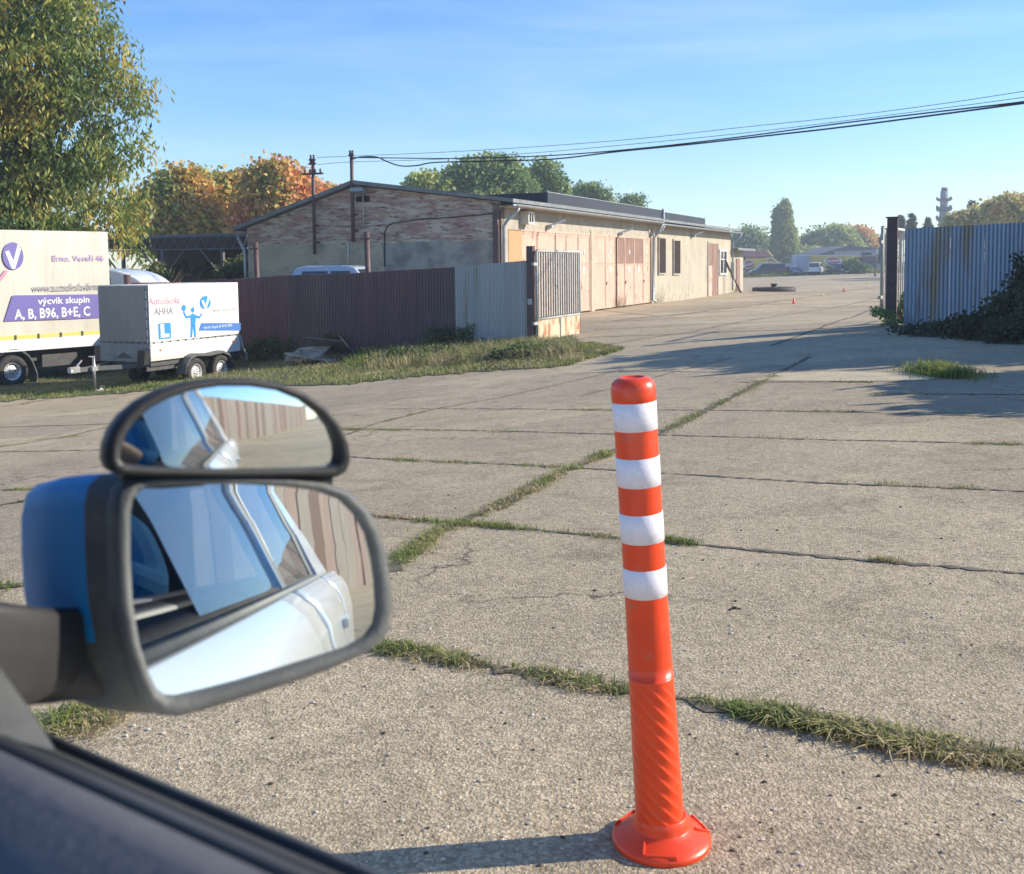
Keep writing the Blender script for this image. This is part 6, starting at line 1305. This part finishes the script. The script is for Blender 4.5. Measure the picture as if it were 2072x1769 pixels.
rings = [r_in, [p+mn*.002 for p in G1], [a.lerp(b_, .5)+mn*.006 for a, b_ in zip(G1, r_lip)], r_lip, ring(G2, .012, 1.0)]
q, _, _ = loft(rings, CAR, 'x', None, caps=(False, False)); SM = q.build('side_mirror', M['dkgrey'], CAR)
sh = -mr*.042
back_r = [ring(G2, .0125, 1.0), ring(G2, .03, 1.03, sh*.15), ring(G2, .06, 1.03, sh*.5), ring(G2, .09, .98, sh*.85), ring(G2, .115, .88, sh), ring(G2, .132, .7, sh), ring(G2, .14, .4, sh)]
k = len(G2); cover = MB(); under = MB(); allp = [toloc(SM, p) if False else toloc(CAR, p) for r_ in back_r for p in r_]
for i in range(len(back_r)-1):
    for j in range(k):
        f = (i*k+j, i*k+(j+1) % k, (i+1)*k+(j+1) % k, (i+1)*k+j); c = sum((back_r[a//k][a % k] for a in f), Vector())/4
        hgt = (c-OC).dot(mu)
        (cover if (rim_px[j][1]+rim_px[(j+1) % k][1])/2 < 1285 and i > 0 else under).add([allp[a] for a in f], [(0, 1, 2, 3)], 0, True)
cover.add(allp[-k:], [tuple(range(k))]); cover.build('mirror_cover', M['blue'], SM); under.build('mirror_shell', M['dkgrey'], SM)
dome(glass_px, MC, mn, 2.0, 10, M['mirror'], CAR, 'mirror_glass', .0005, (727, 1123)).parent = SM
# arm from the mirror to the door
a0 = MP(270, 1390)+back*.05; a1 = at(70, 1330, .60); a2 = at(-20, 1370, .60); a3 = at(-150, 1400, .62)
def arm(pts, sz, name):
    q = MB(); vs = []; k = 12
    for (p, (h1, h2)) in zip(pts, sz):
        for j in range(k): a = 6.2832*j/k; vs.append(toloc(CAR, p+Vector((0, 0, 1))*h1*math.copysign(abs(math.sin(a))**.6, math.sin(a))+CN*h2*math.copysign(abs(math.cos(a))**.6, math.cos(a))))
    q.add(vs, [(i*k+j, i*k+(j+1) % k, (i+1)*k+(j+1) % k, (i+1)*k+j) for i in range(len(pts)-1) for j in range(k)], 0, True); q.add(vs[:k], [tuple(range(k))]); q.add(vs[-k:], [tuple(range(k))]); return q.build(name, M['black'], SM)
arm([MP(300, 1405)+back*.045, MP(220, 1370)+back*.05, MP(130, 1355)+back*.045, at(30, 1340, .54), at(-90, 1350, .50), at(-200, 1380, .48)], [(.006, .02), (.019, .03), (.024, .035), (.026, .03), (.034, .02), (.05, .015)], 'mirror_arm')
# corner sail at the foot of the front pillar
q = MB(); q.add([(.70, -.22, zs_+.0), (.43, -.22, zs_+.03), (.45, -.22, zs_+.045), (.50, -.22, zs_+.08), (.54, -.21, zs_+.2), (.70, -.21, zs_+.20)]+[(.70, -.285, zs_-.03), (.44, -.275, zs_-.012), (.46, -.27, zs_+.015), (.5, -.26, zs_+.06), (.54, -.24, zs_+.20), (.70, -.24, zs_+.2)], [(0,1,2,3,4,5),(11,10,9,8,7,6)]+[(i, (i+1) % 6, (i+1) % 6+6, i+6) for i in range(6)]); q.build('corner_trim', M['black'], CAR, bevel=.003)
# clip-on wide angle mirror on top of the housing
an = Vector((.572, -.816, .075)).normalized(); AC = MP(460, 960)+mn*.004
AX = thing('wide_angle_mirror', 'half moon wide angle mirror with a black rim on top of the door mirror', 'mirror', tuple(AC), 0)
rimA = [(212,930),(214,900),(224,872),(245,842),(278,814),(322,790),(376,774),(440,766),(505,766),(565,776),(618,796),(660,826),(690,862),(706,900),(709,932),(700,955),(680,966),(600,966),(500,966),(400,964),(300,962),(238,960),(220,950)]
glA = [(240,925),(244,900),(254,876),(272,850),(300,826),(338,806),(385,790),(440,782),(500,782),(555,790),(602,808),(640,834),(666,864),(682,898),(686,922),(682,938),(668,944),(600,946),(500,947),(400,947),(300,945),(256,942),(244,936)]
A1 = [MP(*p, an, AC) for p in glA]; A2 = [MP(*p, an, AC) for p in rimA]
rgs = [[p-an*.004 for p in A1], [p+an*.003 for p in A1], [a.lerp(b_, .6)+an*.006 for a, b_ in zip(A1, A2)], A2, [p-an*.012 for p in A2]]
OA = sum(A2, Vector())/len(A2); rgs.append([OA+(p-OA)*.86-an*.022 for p in A2])
q, _, _ = loft(rgs, AX, 'x', None, caps=(False, True)); q.build('rim', M['black'], AX)
dome(glA, AC, an, .42, 12, M['mirror'], AX, 'mirror_glass', .004, (470, 870))
q = MB(); c0 = toloc(AX, MP(470, 962)-mn*.02); 
q.bar(toloc(AX, MP(250, 965)-mn*.012), toloc(AX, MP(680, 975)-mn*.012), .02, .012); q.build('clip', M['black'], AX, bevel=.003)

# ---------------------------------------------------------------- row of boarded garages behind the car, seen in the mirrors
WB = thing('boarded_wall', 'row of pinkish garage boards behind the car, seen only in the mirrors', 'wall', (4.5, -8.2, 0), math.radians(-10))
rr = random.Random(12); bm_ = [mat('pink_board', (.62, .42, .33), (.52, .35, .26), 2, .8, stretch=(2, 2, .4)), mat('cream_board', (.58, .48, .38), (.5, .4, .3), 2, .8, stretch=(2, 2, .4)), mat('brown_board', (.3, .18, .13), None, rough=.8)]
for i in range(76):
    u = i*.6; q = MB(); d_ = rr.uniform(-.02, .02); q.box(u+.01, u+.59, d_-.06, d_, -.3, 3.2+rr.uniform(-.03, .03)); q.build('board', bm_[rr.choice([0, 0, 0, 1, 1, 2]) if i % 7 else 2], WB)
q = MB(); q.box(-.1, 46, -.2, -.09, -.3, 3.0); q.build('frame', M['brownsteel'], WB)

# ================================================================ HAZE
hz_ = MB(); hz_.box(-320, 320, -60, 420, -6, 32); HZ = hz_.build('haze', [], None)
m, n, l, b = newmat('haze_air'); n.remove(b); pv = n.new('ShaderNodeVolumePrincipled'); pv.inputs['Color'].default_value = (.80, .88, 1.0, 1); pv.inputs['Density'].default_value = .001; pv.inputs['Anisotropy'].default_value = .2
l.new(pv.outputs[0], n['Material Output'].inputs['Volume']); HZ.data.materials.append(m); tag(HZ, kind='stuff')
